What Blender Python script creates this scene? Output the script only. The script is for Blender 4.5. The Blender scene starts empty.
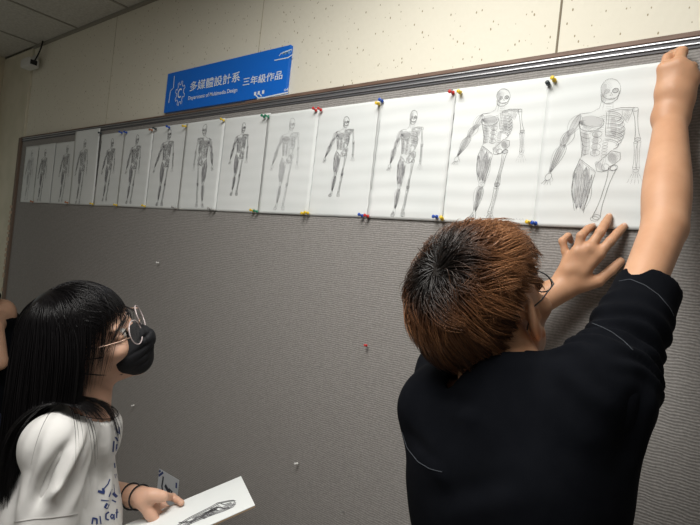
import bpy, bmesh, math, random
import numpy as np
from mathutils import Vector, Matrix, noise
from mathutils.bvhtree import BVHTree

SC = bpy.context.scene
COL = SC.collection
rnd = random.Random(7)

# ------------------------------------------------------------------ camera
CAM = np.array([0.0, -1.10, 1.60])
YAW = math.radians(-38.0)
ROLL = math.atan2(73.5, 669.0)
FOC = 525.0
FW = np.array([math.sin(YAW), math.cos(YAW), 0.0])
RH = np.array([math.cos(YAW), -math.sin(YAW), 0.0])
UPZ = np.array([0.0, 0.0, 1.0])
CR = math.cos(ROLL) * RH + math.sin(ROLL) * UPZ
CU = -math.sin(ROLL) * RH + math.cos(ROLL) * UPZ
cam_data = bpy.data.cameras.new('camera')
cam_data.sensor_fit = 'HORIZONTAL'
cam_data.sensor_width = 36.0
cam_data.lens = 36.0 * FOC / 700.0
cam_data.clip_start = 0.02
cam = bpy.data.objects.new('camera', cam_data)
COL.objects.link(cam)
cam.matrix_world = Matrix(((CR[0], CU[0], -FW[0], CAM[0]), (CR[1], CU[1], -FW[1], CAM[1]),
                           (CR[2], CU[2], -FW[2], CAM[2]), (0, 0, 0, 1)))
SC.camera = cam

# ------------------------------------------------------------------ world and exposure
world = bpy.data.worlds.new('world')
SC.world = world
world.use_nodes = True
world.node_tree.nodes['Background'].inputs[0].default_value = (1.0, 0.95, 0.88, 1)
world.node_tree.nodes['Background'].inputs[1].default_value = 0.17
SC.view_settings.view_transform = 'Standard'
SC.view_settings.look = 'None'
SC.view_settings.gamma = 1.0
SC.view_settings.use_curve_mapping = False
SC.view_settings.exposure = 0.0
LAMP_POS = (-0.55, -1.05)          # the ceiling troffer nearest the board
LAMP_POWER = 28.5

CEIL = 2.558
BOARD_Y = -0.018                   # front face of the fabric


def ray(px, py):
    u, v = px - 350.0, py - 262.5
    return FW * FOC + CR * u - CU * v


def at(px, py, depth):
    """Place seen at a photo pixel, at a distance along the view axis."""
    return CAM + ray(px, py) * (depth / FOC)


def gap(px, py, g=0.0):
    """Place seen at a photo pixel, g metres out from the fabric of the board."""
    r = ray(px, py)
    return CAM + r * ((BOARD_Y - g - CAM[1]) / r[1])


def cv(r, u, f):
    v = r * CR + u * CU + f * FW
    return v / np.linalg.norm(v)


def nrm(v):
    v = np.asarray(v, float)
    return v / np.linalg.norm(v)


# ------------------------------------------------------------------ object helpers
def link(name, me, mats=None, parent=None, smooth=False):
    o = bpy.data.objects.new(name, me)
    COL.objects.link(o)
    if mats is not None:
        for m in (mats if isinstance(mats, (list, tuple)) else [mats]):
            me.materials.append(m)
    if parent is not None:
        o.parent = parent
        o.matrix_parent_inverse = parent_world(parent).inverted()
    if smooth:
        me.polygons.foreach_set('use_smooth', [True] * len(me.polygons))
    return o


def parent_world(p):
    if p.parent is None:
        return p.matrix_basis.copy()
    return parent_world(p.parent) @ p.matrix_parent_inverse @ p.matrix_basis


def empty(name, loc, label=None, cat=None, group=None):
    o = bpy.data.objects.new(name, None)
    o.empty_display_size = 0.05
    COL.objects.link(o)
    o.location = Vector([float(x) for x in loc])
    tag(o, label, cat, group)
    return o


def tag(o, label=None, cat=None, group=None, kind=None):
    if label:
        o['label'] = label
    if cat:
        o['category'] = cat
    if group:
        o['group'] = group
    if kind:
        o['kind'] = kind
    return o


def mesh(verts, faces, name='m'):
    me = bpy.data.meshes.new(name)
    me.from_pydata([tuple(map(float, v)) for v in verts], [], [tuple(f) for f in faces])
    me.update()
    return me


def mesh_np(V, Fq, name='m'):
    """fast mesh from numpy arrays; Fq is (n,k)"""
    me = bpy.data.meshes.new(name)
    V = np.asarray(V, np.float32)
    Fq = np.asarray(Fq, np.int32)
    k = Fq.shape[1]
    me.vertices.add(len(V))
    me.vertices.foreach_set('co', V.ravel())
    me.loops.add(Fq.size)
    me.loops.foreach_set('vertex_index', Fq.ravel())
    me.polygons.add(len(Fq))
    me.polygons.foreach_set('loop_start', np.arange(0, Fq.size, k, dtype=np.int32))
    me.polygons.foreach_set('loop_total', np.full(len(Fq), k, np.int32))
    me.update(calc_edges=True)
    me.validate()
    return me


def bm_mesh(bm, name='m'):
    me = bpy.data.meshes.new(name)
    bm.normal_update()
    bm.to_mesh(me)
    bm.free()
    return me


def box_bm(bm, lo, hi, bevel=0.0):
    r = bmesh.ops.create_cube(bm, size=1.0)
    lo, hi = np.array(lo, float), np.array(hi, float)
    c, s = (lo + hi) / 2, hi - lo
    for v in r['verts']:
        v.co = Vector([c[i] + v.co[i] * s[i] for i in range(3)])
    if bevel > 0:
        es = list({e for v in r['verts'] for e in v.link_edges})
        bmesh.ops.bevel(bm, geom=es, offset=bevel, segments=2, affect='EDGES', profile=0.5)
    return bm


def box(name, lo, hi, m, parent=None, bevel=0.0):
    bm = bmesh.new()
    box_bm(bm, lo, hi, bevel)
    return link(name, bm_mesh(bm), m, parent)


def lathe_mesh(profile, axis_o, axis_d, n=16):
    """profile: list of (along, radius)."""
    d = nrm(axis_d)
    a = nrm(np.cross(d, [0.3, 0.2, 1.0]))
    b = np.cross(d, a)
    V, Fs = [], []
    for (t, r) in profile:
        for i in range(n):
            an = 2 * math.pi * i / n
            V.append(np.asarray(axis_o) + d * t + r * (math.cos(an) * a + math.sin(an) * b))
    for j in range(len(profile) - 1):
        for i in range(n):
            Fs.append((j * n + i, j * n + (i + 1) % n, (j + 1) * n + (i + 1) % n, (j + 1) * n + i))
    Fs.append(tuple(range(n - 1, -1, -1)))
    Fs.append(tuple((len(profile) - 1) * n + i for i in range(n)))
    return mesh(V, Fs)


def tube_mesh(pts, r, n=8, closed=False):
    pts = [np.asarray(p, float) for p in pts]
    N = len(pts)
    V, Fs = [], []
    up = None
    for i in range(N):
        if closed:
            t = nrm(pts[(i + 1) % N] - pts[i - 1])
        else:
            t = nrm(pts[min(i + 1, N - 1)] - pts[max(i - 1, 0)])
        if up is None:
            up = nrm(np.cross(t, [0.31, 0.52, 0.8]))
        up = nrm(up - t * np.dot(up, t))
        s = np.cross(t, up)
        rr = r[i] if isinstance(r, (list, tuple, np.ndarray)) else r
        for k in range(n):
            an = 2 * math.pi * k / n
            V.append(pts[i] + rr * (math.cos(an) * up + math.sin(an) * s))
    for i in range(N if closed else N - 1):
        j = (i + 1) % N
        for k in range(n):
            Fs.append((i * n + k, i * n + (k + 1) % n, j * n + (k + 1) % n, j * n + k))
    if not closed:
        Fs.append(tuple(range(n - 1, -1, -1)))
        Fs.append(tuple((N - 1) * n + k for k in range(n)))
    return mesh(V, Fs)


# ------------------------------------------------------------------ materials
def mat(name, col, rough=0.6, spec=0.3, metal=0.0, sub=0.0, sheen=0.0, emit=None, trans=0.0, coat=0.0):
    m = bpy.data.materials.new(name)
    m.use_nodes = True
    b = m.node_tree.nodes['Principled BSDF']
    b.inputs['Base Color'].default_value = (*col, 1)
    b.inputs['Roughness'].default_value = rough
    b.inputs['Specular IOR Level'].default_value = spec
    b.inputs['Metallic'].default_value = metal
    if sub:
        b.inputs['Subsurface Weight'].default_value = sub
        b.inputs['Subsurface Radius'].default_value = (0.01, 0.004, 0.002)
        b.inputs['Subsurface Scale'].default_value = 1.0
    if sheen:
        b.inputs['Sheen Weight'].default_value = sheen
    if trans:
        b.inputs['Transmission Weight'].default_value = trans
    if emit:
        b.inputs['Emission Color'].default_value = (*emit[0], 1)
        b.inputs['Emission Strength'].default_value = emit[1]
    return m


def nodes_of(m):
    nt = m.node_tree
    return nt, nt.nodes['Principled BSDF'], nt.nodes, nt.links


def add_noise_colour(m, c1, c2, scale=20, detail=3, lo=0.4, hi=0.6, bump=0.0, bump_scale=None, stretch=(1, 1, 1), bump_dist=0.002):
    nt, b, N, L = nodes_of(m)
    tc = N.new('ShaderNodeTexCoord')
    mp = N.new('ShaderNodeMapping')
    mp.inputs['Scale'].default_value = stretch
    L.new(tc.outputs['Object'], mp.inputs[0])
    nz = N.new('ShaderNodeTexNoise')
    nz.inputs['Scale'].default_value = scale
    nz.inputs['Detail'].default_value = detail
    L.new(mp.outputs[0], nz.inputs['Vector'])
    cr = N.new('ShaderNodeValToRGB')
    cr.color_ramp.elements[0].position = lo
    cr.color_ramp.elements[1].position = hi
    cr.color_ramp.elements[0].color = (*c1, 1)
    cr.color_ramp.elements[1].color = (*c2, 1)
    L.new(nz.outputs['Fac'], cr.inputs[0])
    L.new(cr.outputs[0], b.inputs['Base Color'])
    if bump:
        nb = N.new('ShaderNodeTexNoise')
        nb.inputs['Scale'].default_value = bump_scale or scale
        nb.inputs['Detail'].default_value = 4
        L.new(mp.outputs[0], nb.inputs['Vector'])
        bp = N.new('ShaderNodeBump')
        bp.inputs['Strength'].default_value = bump
        bp.inputs['Distance'].default_value = bump_dist
        L.new(nb.outputs['Fac'], bp.inputs['Height'])
        L.new(bp.outputs[0], b.inputs['Normal'])
    return m


# cream wallboard with dark flecks
M_wall = mat('cream wallboard', (0.70, 0.655, 0.53), 0.7, 0.2)
nt, b, N, L = nodes_of(M_wall)
tc = N.new('ShaderNodeTexCoord')
mp = N.new('ShaderNodeMapping')
mp.inputs['Scale'].default_value = (1.0, 1.0, 0.55)
L.new(tc.outputs['Object'], mp.inputs[0])
vo = N.new('ShaderNodeTexVoronoi')
vo.inputs['Scale'].default_value = 85
L.new(mp.outputs[0], vo.inputs['Vector'])
nz = N.new('ShaderNodeTexNoise')
nz.inputs['Scale'].default_value = 95
nz.inputs['Detail'].default_value = 3
L.new(mp.outputs[0], nz.inputs['Vector'])
ad = N.new('ShaderNodeMath'); ad.operation = 'MULTIPLY_ADD'
L.new(nz.outputs['Fac'], ad.inputs[0]); ad.inputs[1].default_value = 0.42
L.new(vo.outputs['Distance'], ad.inputs[2])
cr = N.new('ShaderNodeValToRGB')
cr.color_ramp.elements[0].position = 0.298
cr.color_ramp.elements[0].color = (0.30, 0.25, 0.15, 1)
cr.color_ramp.elements[1].position = 0.345
cr.color_ramp.elements[1].color = (0.72, 0.69, 0.585, 1)
L.new(ad.outputs[0], cr.inputs[0])
L.new(cr.outputs[0], b.inputs['Base Color'])
bp = N.new('ShaderNodeBump'); bp.inputs['Strength'].default_value = 0.25; bp.inputs['Distance'].default_value = 0.002
L.new(ad.outputs[0], bp.inputs['Height']); L.new(bp.outputs[0], b.inputs['Normal'])

M_pilaster = add_noise_colour(mat('painted pilaster', (0.6, 0.57, 0.45), 0.6), (0.58, 0.55, 0.43), (0.64, 0.60, 0.48), 8)
M_leftwall = add_noise_colour(mat('left wall paint', (0.55, 0.50, 0.38), 0.65), (0.50, 0.45, 0.33), (0.56, 0.51, 0.38), 6)
M_joint = mat('panel joint', (0.20, 0.17, 0.12), 0.8)
M_joint_soft = mat('soft panel joint', (0.42, 0.38, 0.29), 0.8)
M_low = add_noise_colour(mat('olive lower wall', (0.20, 0.17, 0.11), 0.6), (0.17, 0.145, 0.095), (0.22, 0.19, 0.125), 9)
M_ceil = add_noise_colour(mat('mineral ceiling tile', (0.55, 0.54, 0.50), 0.9, 0.1), (0.46, 0.45, 0.41), (0.56, 0.55, 0.51), 90, 2, 0.35, 0.65, 0.2)
M_grid = mat('ceiling grid metal', (0.26, 0.25, 0.21), 0.5)
M_floor = add_noise_colour(mat('speckled floor tile', (0.35, 0.33, 0.29), 0.4), (0.30, 0.28, 0.25), (0.38, 0.36, 0.32), 30)
M_doorframe = mat('painted door frame', (0.58, 0.54, 0.42), 0.5)
M_daylight = mat('frosted door glass', (0.75, 0.80, 0.80), 0.4, emit=((0.8, 0.95, 0.95), 0.16))

# ribbed fabric of the board
M_fabric = mat('ribbed grey fabric', (0.2, 0.19, 0.18), 0.85, 0.15)
nt, b, N, L = nodes_of(M_fabric)
tc = N.new('ShaderNodeTexCoord')
nz = N.new('ShaderNodeTexNoise'); nz.inputs['Scale'].default_value = 14; nz.inputs['Detail'].default_value = 3
mp = N.new('ShaderNodeMapping'); mp.inputs['Scale'].default_value = (1.0, 1.0, 3.0)
L.new(tc.outputs['Object'], mp.inputs[0]); L.new(mp.outputs[0], nz.inputs['Vector'])
wv = N.new('ShaderNodeTexWave'); wv.wave_type = 'BANDS'; wv.bands_direction = 'Z'
wv.inputs['Scale'].default_value = 58.0
wv.inputs['Distortion'].default_value = 4.5
wv.inputs['Detail'].default_value = 2.0
wv.inputs['Detail Scale'].default_value = 0.7
L.new(tc.outputs['Object'], wv.inputs['Vector'])
cr = N.new('ShaderNodeValToRGB')
cr.color_ramp.elements[0].color = (0.228, 0.217, 0.207, 1)
cr.color_ramp.elements[1].color = (0.315, 0.302, 0.289, 1)
L.new(wv.outputs['Fac'], cr.inputs[0])
n2 = N.new('ShaderNodeTexNoise'); n2.inputs['Scale'].default_value = 260; n2.inputs['Detail'].default_value = 2
L.new(tc.outputs['Object'], n2.inputs['Vector'])
mx = N.new('ShaderNodeMix'); mx.data_type = 'RGBA'; mx.blend_type = 'OVERLAY'; mx.inputs[0].default_value = 0.35
L.new(cr.outputs[0], mx.inputs[6]); L.new(n2.outputs['Fac'], mx.inputs[7])
L.new(mx.outputs[2], b.inputs['Base Color'])
bp = N.new('ShaderNodeBump'); bp.inputs['Strength'].default_value = 0.36; bp.inputs['Distance'].default_value = 0.0013
L.new(wv.outputs['Fac'], bp.inputs['Height']); L.new(bp.outputs[0], b.inputs['Normal'])

M_alu = mat('brushed aluminium rail', (0.46, 0.46, 0.48), 0.42, 0.5, 0.85)
M_slot = mat('dark rail slot', (0.10, 0.10, 0.108), 0.5)
M_darkwood = add_noise_colour(mat('dark brown timber strip', (0.16, 0.10, 0.075), 0.55), (0.12, 0.075, 0.055), (0.19, 0.125, 0.095), 12, 4, 0.35, 0.65, 0.2, 40, (1, 1, 8))
M_rail = mat('brown side rail', (0.16, 0.115, 0.085), 0.55)
M_chip = mat('chipped pale edging', (0.50, 0.36, 0.26), 0.7)
M_paper = add_noise_colour(mat('white drawing paper', (0.80, 0.82, 0.80), 0.75, 0.2), (0.69, 0.72, 0.715), (0.73, 0.755, 0.75), 5)
M_tone = mat('graphite shading', (0.55, 0.565, 0.565), 0.7)
M_ink = [mat('graphite line dark', (0.06, 0.06, 0.065), 0.6), mat('graphite line medium', (0.21, 0.21, 0.22), 0.6),
         mat('graphite line pale', (0.45, 0.46, 0.47), 0.7), M_tone]
M_blue = mat('blue printed panel', (0.006, 0.15, 0.66), 0.45, 0.4)
M_white_print = mat('white print', (0.72, 0.78, 0.84), 0.5)
M_paleblue = mat('pale blue print', (0.25, 0.48, 0.80), 0.5)
M_navy = mat('navy print', (0.025, 0.045, 0.16), 0.7)
M_card = mat('grey white card', (0.50, 0.52, 0.55), 0.5)
M_ink_card = mat('dark print on card', (0.03, 0.035, 0.05), 0.6)
PINC = {'yellow': (0.75, 0.52, 0.03), 'red': (0.55, 0.03, 0.03), 'blue': (0.02, 0.08, 0.42), 'green': (0.02, 0.22, 0.12),
        'black': (0.02, 0.03, 0.035), 'grey': (0.35, 0.35, 0.34), 'orange': (0.40, 0.15, 0.06), 'white': (0.75, 0.75, 0.73)}
M_pin = {k: mat(k + ' plastic', v, 0.3, 0.5) for k, v in PINC.items()}
M_steel = mat('steel needle', (0.6, 0.6, 0.6), 0.3, 0.5, 0.9)
M_plastic = mat('white plastic casing', (0.60, 0.60, 0.57), 0.45)
M_cable = mat('black cable', (0.02, 0.02, 0.02), 0.5)


def skin_mat(name, c1, c2):
    m = mat(name, c1, 0.48, 0.35, sub=0.12)
    add_noise_colour(m, c1, c2, 22, 3, 0.35, 0.65, 0.12, 160, (1, 1, 1), 0.0008)
    return m


M_skin_man = skin_mat('tan skin', (0.50, 0.27, 0.155), (0.56, 0.315, 0.19))
M_skin_girl = skin_mat('fair skin', (0.56, 0.335, 0.235), (0.61, 0.38, 0.275))
M_skin_far = skin_mat('warm skin', (0.46, 0.27, 0.18), (0.50, 0.30, 0.2))
M_shirt_black = mat('black jersey', (0.0045, 0.0055, 0.009), 0.9, 0.06)
add_noise_colour(M_shirt_black, (0.0028, 0.0034, 0.0052), (0.004, 0.0047, 0.0068), 40, 2, 0.3, 0.7, 0.15, 700, (1, 1, 1), 0.0006)
M_shirt_white = mat('white cotton', (0.74, 0.73, 0.70), 0.85, 0.15)
add_noise_colour(M_shirt_white, (0.56, 0.555, 0.54), (0.60, 0.595, 0.58), 10, 2, 0.3, 0.7, 0.12, 500, (1, 1, 1), 0.0006)
M_trouser = mat('dark trousers', (0.012, 0.014, 0.022), 0.8)
M_denim = mat('dark blue denim', (0.02, 0.028, 0.055), 0.8)
M_shoe = mat('black shoe', (0.02, 0.02, 0.02), 0.5)
M_sole = mat('pale rubber sole', (0.55, 0.54, 0.5), 0.6)
M_mask = mat('black cloth mask', (0.0055, 0.006, 0.008), 0.75, 0.3)
M_hair_black = mat('black hair', (0.0035, 0.003, 0.0035), 0.34, 0.28)
M_eye = mat('eye white', (0.75, 0.72, 0.68), 0.2)
M_iris = mat('dark iris', (0.02, 0.012, 0.008), 0.15)
M_frame = mat('thin metal spectacle frame', (0.32, 0.22, 0.17), 0.3, 0.5, 0.7)
M_frame_dark = mat('dark spectacle frame', (0.03, 0.03, 0.03), 0.35)
M_clear_rim = mat('clear spectacle rim', (0.40, 0.34, 0.34), 0.15, 0.6)
M_stitch = mat('pale stitching', (0.06, 0.068, 0.08), 0.8)
M_seam = mat('grey white seam', (0.34, 0.33, 0.32), 0.8)
M_board_edge = mat('brown card edge', (0.38, 0.27, 0.16), 0.8)
M_cord = mat('black elastic cord', (0.012, 0.012, 0.014), 0.7)
# clear lens
M_lens = bpy.data.materials.new('clear lens')
M_lens.use_nodes = True
nt = M_lens.node_tree
for n in list(nt.nodes):
    nt.nodes.remove(n)
out = nt.nodes.new('ShaderNodeOutputMaterial')
tr = nt.nodes.new('ShaderNodeBsdfTransparent')
gl = nt.nodes.new('ShaderNodeBsdfGlossy'); gl.inputs['Roughness'].default_value = 0.02
ms = nt.nodes.new('ShaderNodeMixShader'); ms.inputs[0].default_value = 0.10
nt.links.new(tr.outputs[0], ms.inputs[1]); nt.links.new(gl.outputs[0], ms.inputs[2]); nt.links.new(ms.outputs[0], out.inputs[0])

# brown dyed hair with grown-out dark roots at the whorl: 'root' attribute 0 at the whorl .. 1 in the dyed lengths, lowered for nape shade
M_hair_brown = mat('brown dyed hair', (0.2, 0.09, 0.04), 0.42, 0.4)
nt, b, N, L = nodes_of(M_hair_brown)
atn = N.new('ShaderNodeAttribute'); atn.attribute_name = 'dye_shade'
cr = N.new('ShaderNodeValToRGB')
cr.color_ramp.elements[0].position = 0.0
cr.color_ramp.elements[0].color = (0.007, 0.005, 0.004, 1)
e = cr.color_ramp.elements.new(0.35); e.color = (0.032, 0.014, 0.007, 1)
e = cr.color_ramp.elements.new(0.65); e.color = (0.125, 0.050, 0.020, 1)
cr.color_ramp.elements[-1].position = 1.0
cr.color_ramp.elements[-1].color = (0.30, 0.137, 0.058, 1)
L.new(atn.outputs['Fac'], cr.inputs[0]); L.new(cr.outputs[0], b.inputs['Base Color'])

# ================================================================== THE SETTING
def struct(o):
    o['kind'] = 'structure'
    return o


XL = -3.52      # face of the left wall
XC = -3.13      # edge of the pilaster, where the board begins
XR = 1.60
YB = -3.2
struct(box('floor', (XL - 1.2, YB, -0.05), (XR, 0.12, 0.0), M_floor))
# back wall: wallboards above and behind the board, seams between them
wb = struct(box('wall_back', (XL - 1.2, 0.0, 0.0), (XR, 0.12, CEIL + 0.05), M_wall))
for k, sx in enumerate((-2.272, -1.322, -0.376, 0.575)):
    wj = (0.0008, 0.0010, 0.0022, 0.0022)[k]
    struct(box('trim_%d' % (k + 1), (sx - wj, -0.0012, 2.03), (sx + wj, 0.002, CEIL), (M_joint_soft if k < 2 else M_joint)))
struct(box('wall_back_lower', (XC, -0.006, 0.0), (XR, 0.004, 0.46), M_low))
struct(box('pilaster', (XL, -0.012, 0.0), (XC, 0.01, CEIL), M_pilaster, bevel=0.004))
# left wall with its doorway
struct(box('wall_left', (XL - 0.12, -0.10, 0.0), (XL, 0.0, CEIL), M_leftwall))
struct(box('wall_left_over_door', (XL - 0.12, -1.05, 2.33), (XL, -0.10, CEIL), M_leftwall))
struct(box('wall_left_front', (XL - 0.12, YB, 0.0), (XL, -1.05, CEIL), M_leftwall))
d1 = struct(box('door_1', (XL - 0.115, -1.045, 2.24), (XL + 0.012, -0.08, 2.332), M_doorframe, bevel=0.004))
for (ya, yb) in ((-1.045, -0.985), (-0.14, -0.08)):
    box('door_jamb', (XL - 0.115, ya, 0.0), (XL + 0.012, yb, 2.24), M_doorframe, d1, bevel=0.004)
lf = box('door_leaf', (XL - 0.07, -0.985, 0.01), (XL - 0.03, -0.14, 2.235), M_doorframe, d1, bevel=0.003)
box('door_glass', (XL - 0.028, -0.87, 1.0), (XL - 0.024, -0.24, 2.12), M_daylight, lf)
# ceiling of square tiles in a metal grid
cl = struct(box('ceiling', (XL - 1.2, YB, CEIL), (XR, 0.12, CEIL + 0.05), M_ceil))
bm = bmesh.new()
gx = XC + 0.055
while gx < XR:
    box_bm(bm, (gx - 0.006, YB, CEIL - 0.003), (gx + 0.006, 0.0, CEIL + 0.002))
    gx += 0.452
for gy in (-0.92, -1.82, -2.72):
    box_bm(bm, (XL, gy - 0.006, CEIL - 0.003), (XR, gy + 0.006, CEIL + 0.002))
box_bm(bm, (XL, -0.012, CEIL - 0.012), (XR, -0.0005, CEIL + 0.002))
struct(link('trim_6', bm_mesh(bm), M_grid))

# recessed ceiling lamp above the people (its light)
lamp = empty('ceiling_light', (LAMP_POS[0], LAMP_POS[1], CEIL), 'recessed white ceiling lamp panel above the people at the board', 'ceiling light')
lx, ly = LAMP_POS
bm = bmesh.new()
for (a, c) in (((lx - .32, ly - .62), (lx + .32, ly - .59)), ((lx - .32, ly + .59), (lx + .32, ly + .62)),
               ((lx - .32, ly - .59), (lx - .29, ly + .59)), ((lx + .29, ly - .59), (lx + .32, ly + .59))):
    box_bm(bm, (a[0], a[1], CEIL - 0.022), (c[0], c[1], CEIL - 0.001))
link('lamp_frame', bm_mesh(bm), M_plastic, lamp)
box('diffuser', (lx - .29, ly - .59, CEIL - 0.008), (lx + .29, ly + .59, CEIL - 0.002),
    mat('lit diffuser', (0.9, 0.9, 0.9), 0.5, emit=((1.0, 0.97, 0.92), 3.0)), lamp)
ld = bpy.data.lights.new('troffer_light', 'AREA')
ld.shape = 'RECTANGLE'
ld.size = 0.56
ld.size_y = 1.16
ld.energy = LAMP_POWER
ld.color = (1.0, 0.975, 0.93)
lo = bpy.data.objects.new('troffer_light', ld)
COL.objects.link(lo)
lo.location = (lx, ly, CEIL - 0.03)
lo.parent = lamp
lo.matrix_parent_inverse = Matrix.Translation((-lx, -ly, -CEIL))

# ------------------------------------------------------------------ the board
board = empty('bulletin_board', (-1.0, 0.0, 0.46), 'long wall board covered in ribbed grey fabric with a striped top rail', 'bulletin board')
box('fabric_panel', (XC + 0.022, BOARD_Y, 0.46), (XR - 0.02, 0.0, 2.046), M_fabric, board)
tr_ = box('top_rail', (XC + 0.005, -0.0205, 2.0440), (XR - 0.02, 0.0, 2.0640), M_slot, board)
for z in (2.0492, 2.0592):
    box('rail_strip', (XC + 0.01, -0.0235, z), (XR - 0.02, -0.0200, z + 0.0034), M_alu, tr_, bevel=0.0008)
box('timber_strip', (-1.332, -0.0235, 2.0640), (XR - 0.02, 0.0, 2.0735), M_darkwood, board, bevel=0.001)
box('timber_strip', (XC + 0.0, -0.0225, 2.0640), (-1.332, 0.0, 2.0690), M_darkwood, board, bevel=0.001)
sr = box('side_rail', (XC - 0.004, -0.030, 0.46), (XC + 0.022, 0.0, 2.0640), M_rail, board, bevel=0.002)
z = 1.705
while z > 1.15:
    hh = rnd.uniform(0.008, 0.028)
    if rnd.random() < 0.75:
        box('chipped_edge', (XC - 0.012 - rnd.uniform(0, .008), -0.0315, z - hh), (XC + 0.012 - rnd.uniform(0, 0.01), -0.029, z), M_chip, sr)
    z -= hh + rnd.uniform(0.008, 0.022)
box('bottom_rail', (XC, -0.028, 0.43), (XR - 0.02, 0.0, 0.46), M_rail, board, bevel=0.002)

# ------------------------------------------------------------------ drawings
def E_(cx, cy, rx, ry, a0=0, a1=360, n=18, rot=0):
    c, s = math.cos(math.radians(rot)), math.sin(math.radians(rot))
    o = []
    for i in range(n + 1):
        a = math.radians(a0 + (a1 - a0) * i / n)
        x, y = rx * math.cos(a), ry * math.sin(a)
        o.append((cx + c * x - s * y, cy + s * x + c * y))
    return o


def hatch(cx, cy, rx, ry, ang, n, rot=0):
    """n parallel strokes inside an ellipse"""
    out = []
    ca, sa = math.cos(math.radians(ang)), math.sin(math.radians(ang))
    for i in range(n):
        t = -1 + 2 * (i + .5) / n
        hl = math.sqrt(max(0, 1 - t * t))
        a = (-hl * ca - t * sa, -hl * sa + t * ca)
        c = (hl * ca - t * sa, hl * sa + t * ca)
        cr_, sr_ = math.cos(math.radians(rot)), math.sin(math.radians(rot))
        seg = []
        for (x, y) in (a, c):
            x, y = x * rx, y * ry
            seg.append((cx + cr_ * x - sr_ * y, cy + sr_ * x + cr_ * y))
        out.append(seg)
    return out


def spindle(a, c, w, lines=2, bulge=0.45):
    """a muscle belly: two bowed outlines and strands between"""
    (ax, ay), (cx, cy) = a, c
    dx, dy = cx - ax, cy - ay
    l = math.hypot(dx, dy)
    nx, ny = -dy / l, dx / l
    out = []
    for k in range(lines + 2):
        s = -1 + 2 * k / (lines + 1)
        p = []
        for i in range(9):
            t = i / 8
            sh = math.sin(math.pi * t ** (math.log(0.5) / math.log(bulge))) if 0 < t < 1 else 0
            p.append((ax + dx * t + nx * w * s * sh, ay + dy * t + ny * w * s * sh))
        out.append(p)
    return out


def bone(a, c, w):
    (ax, ay), (cx, cy) = a, c
    dx, dy = cx - ax, cy - ay
    l = math.hypot(dx, dy)
    nx, ny = -dy / l, dx / l
    out = []
    for s in (-1, 1):
        p = []
        for i in range(9):
            t = i / 8
            ww = w * (0.55 + 0.75 * abs(2 * t - 1) ** 3)
            p.append((ax + dx * t + nx * ww * s, ay + dy * t + ny * ww * s))
        out.append(p)
    out.append(E_(ax, ay, w * 1.25, w * 1.1, n=8))
    out.append(E_(cx, cy, w * 1.25, w * 1.1, n=8))
    return out


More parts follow.
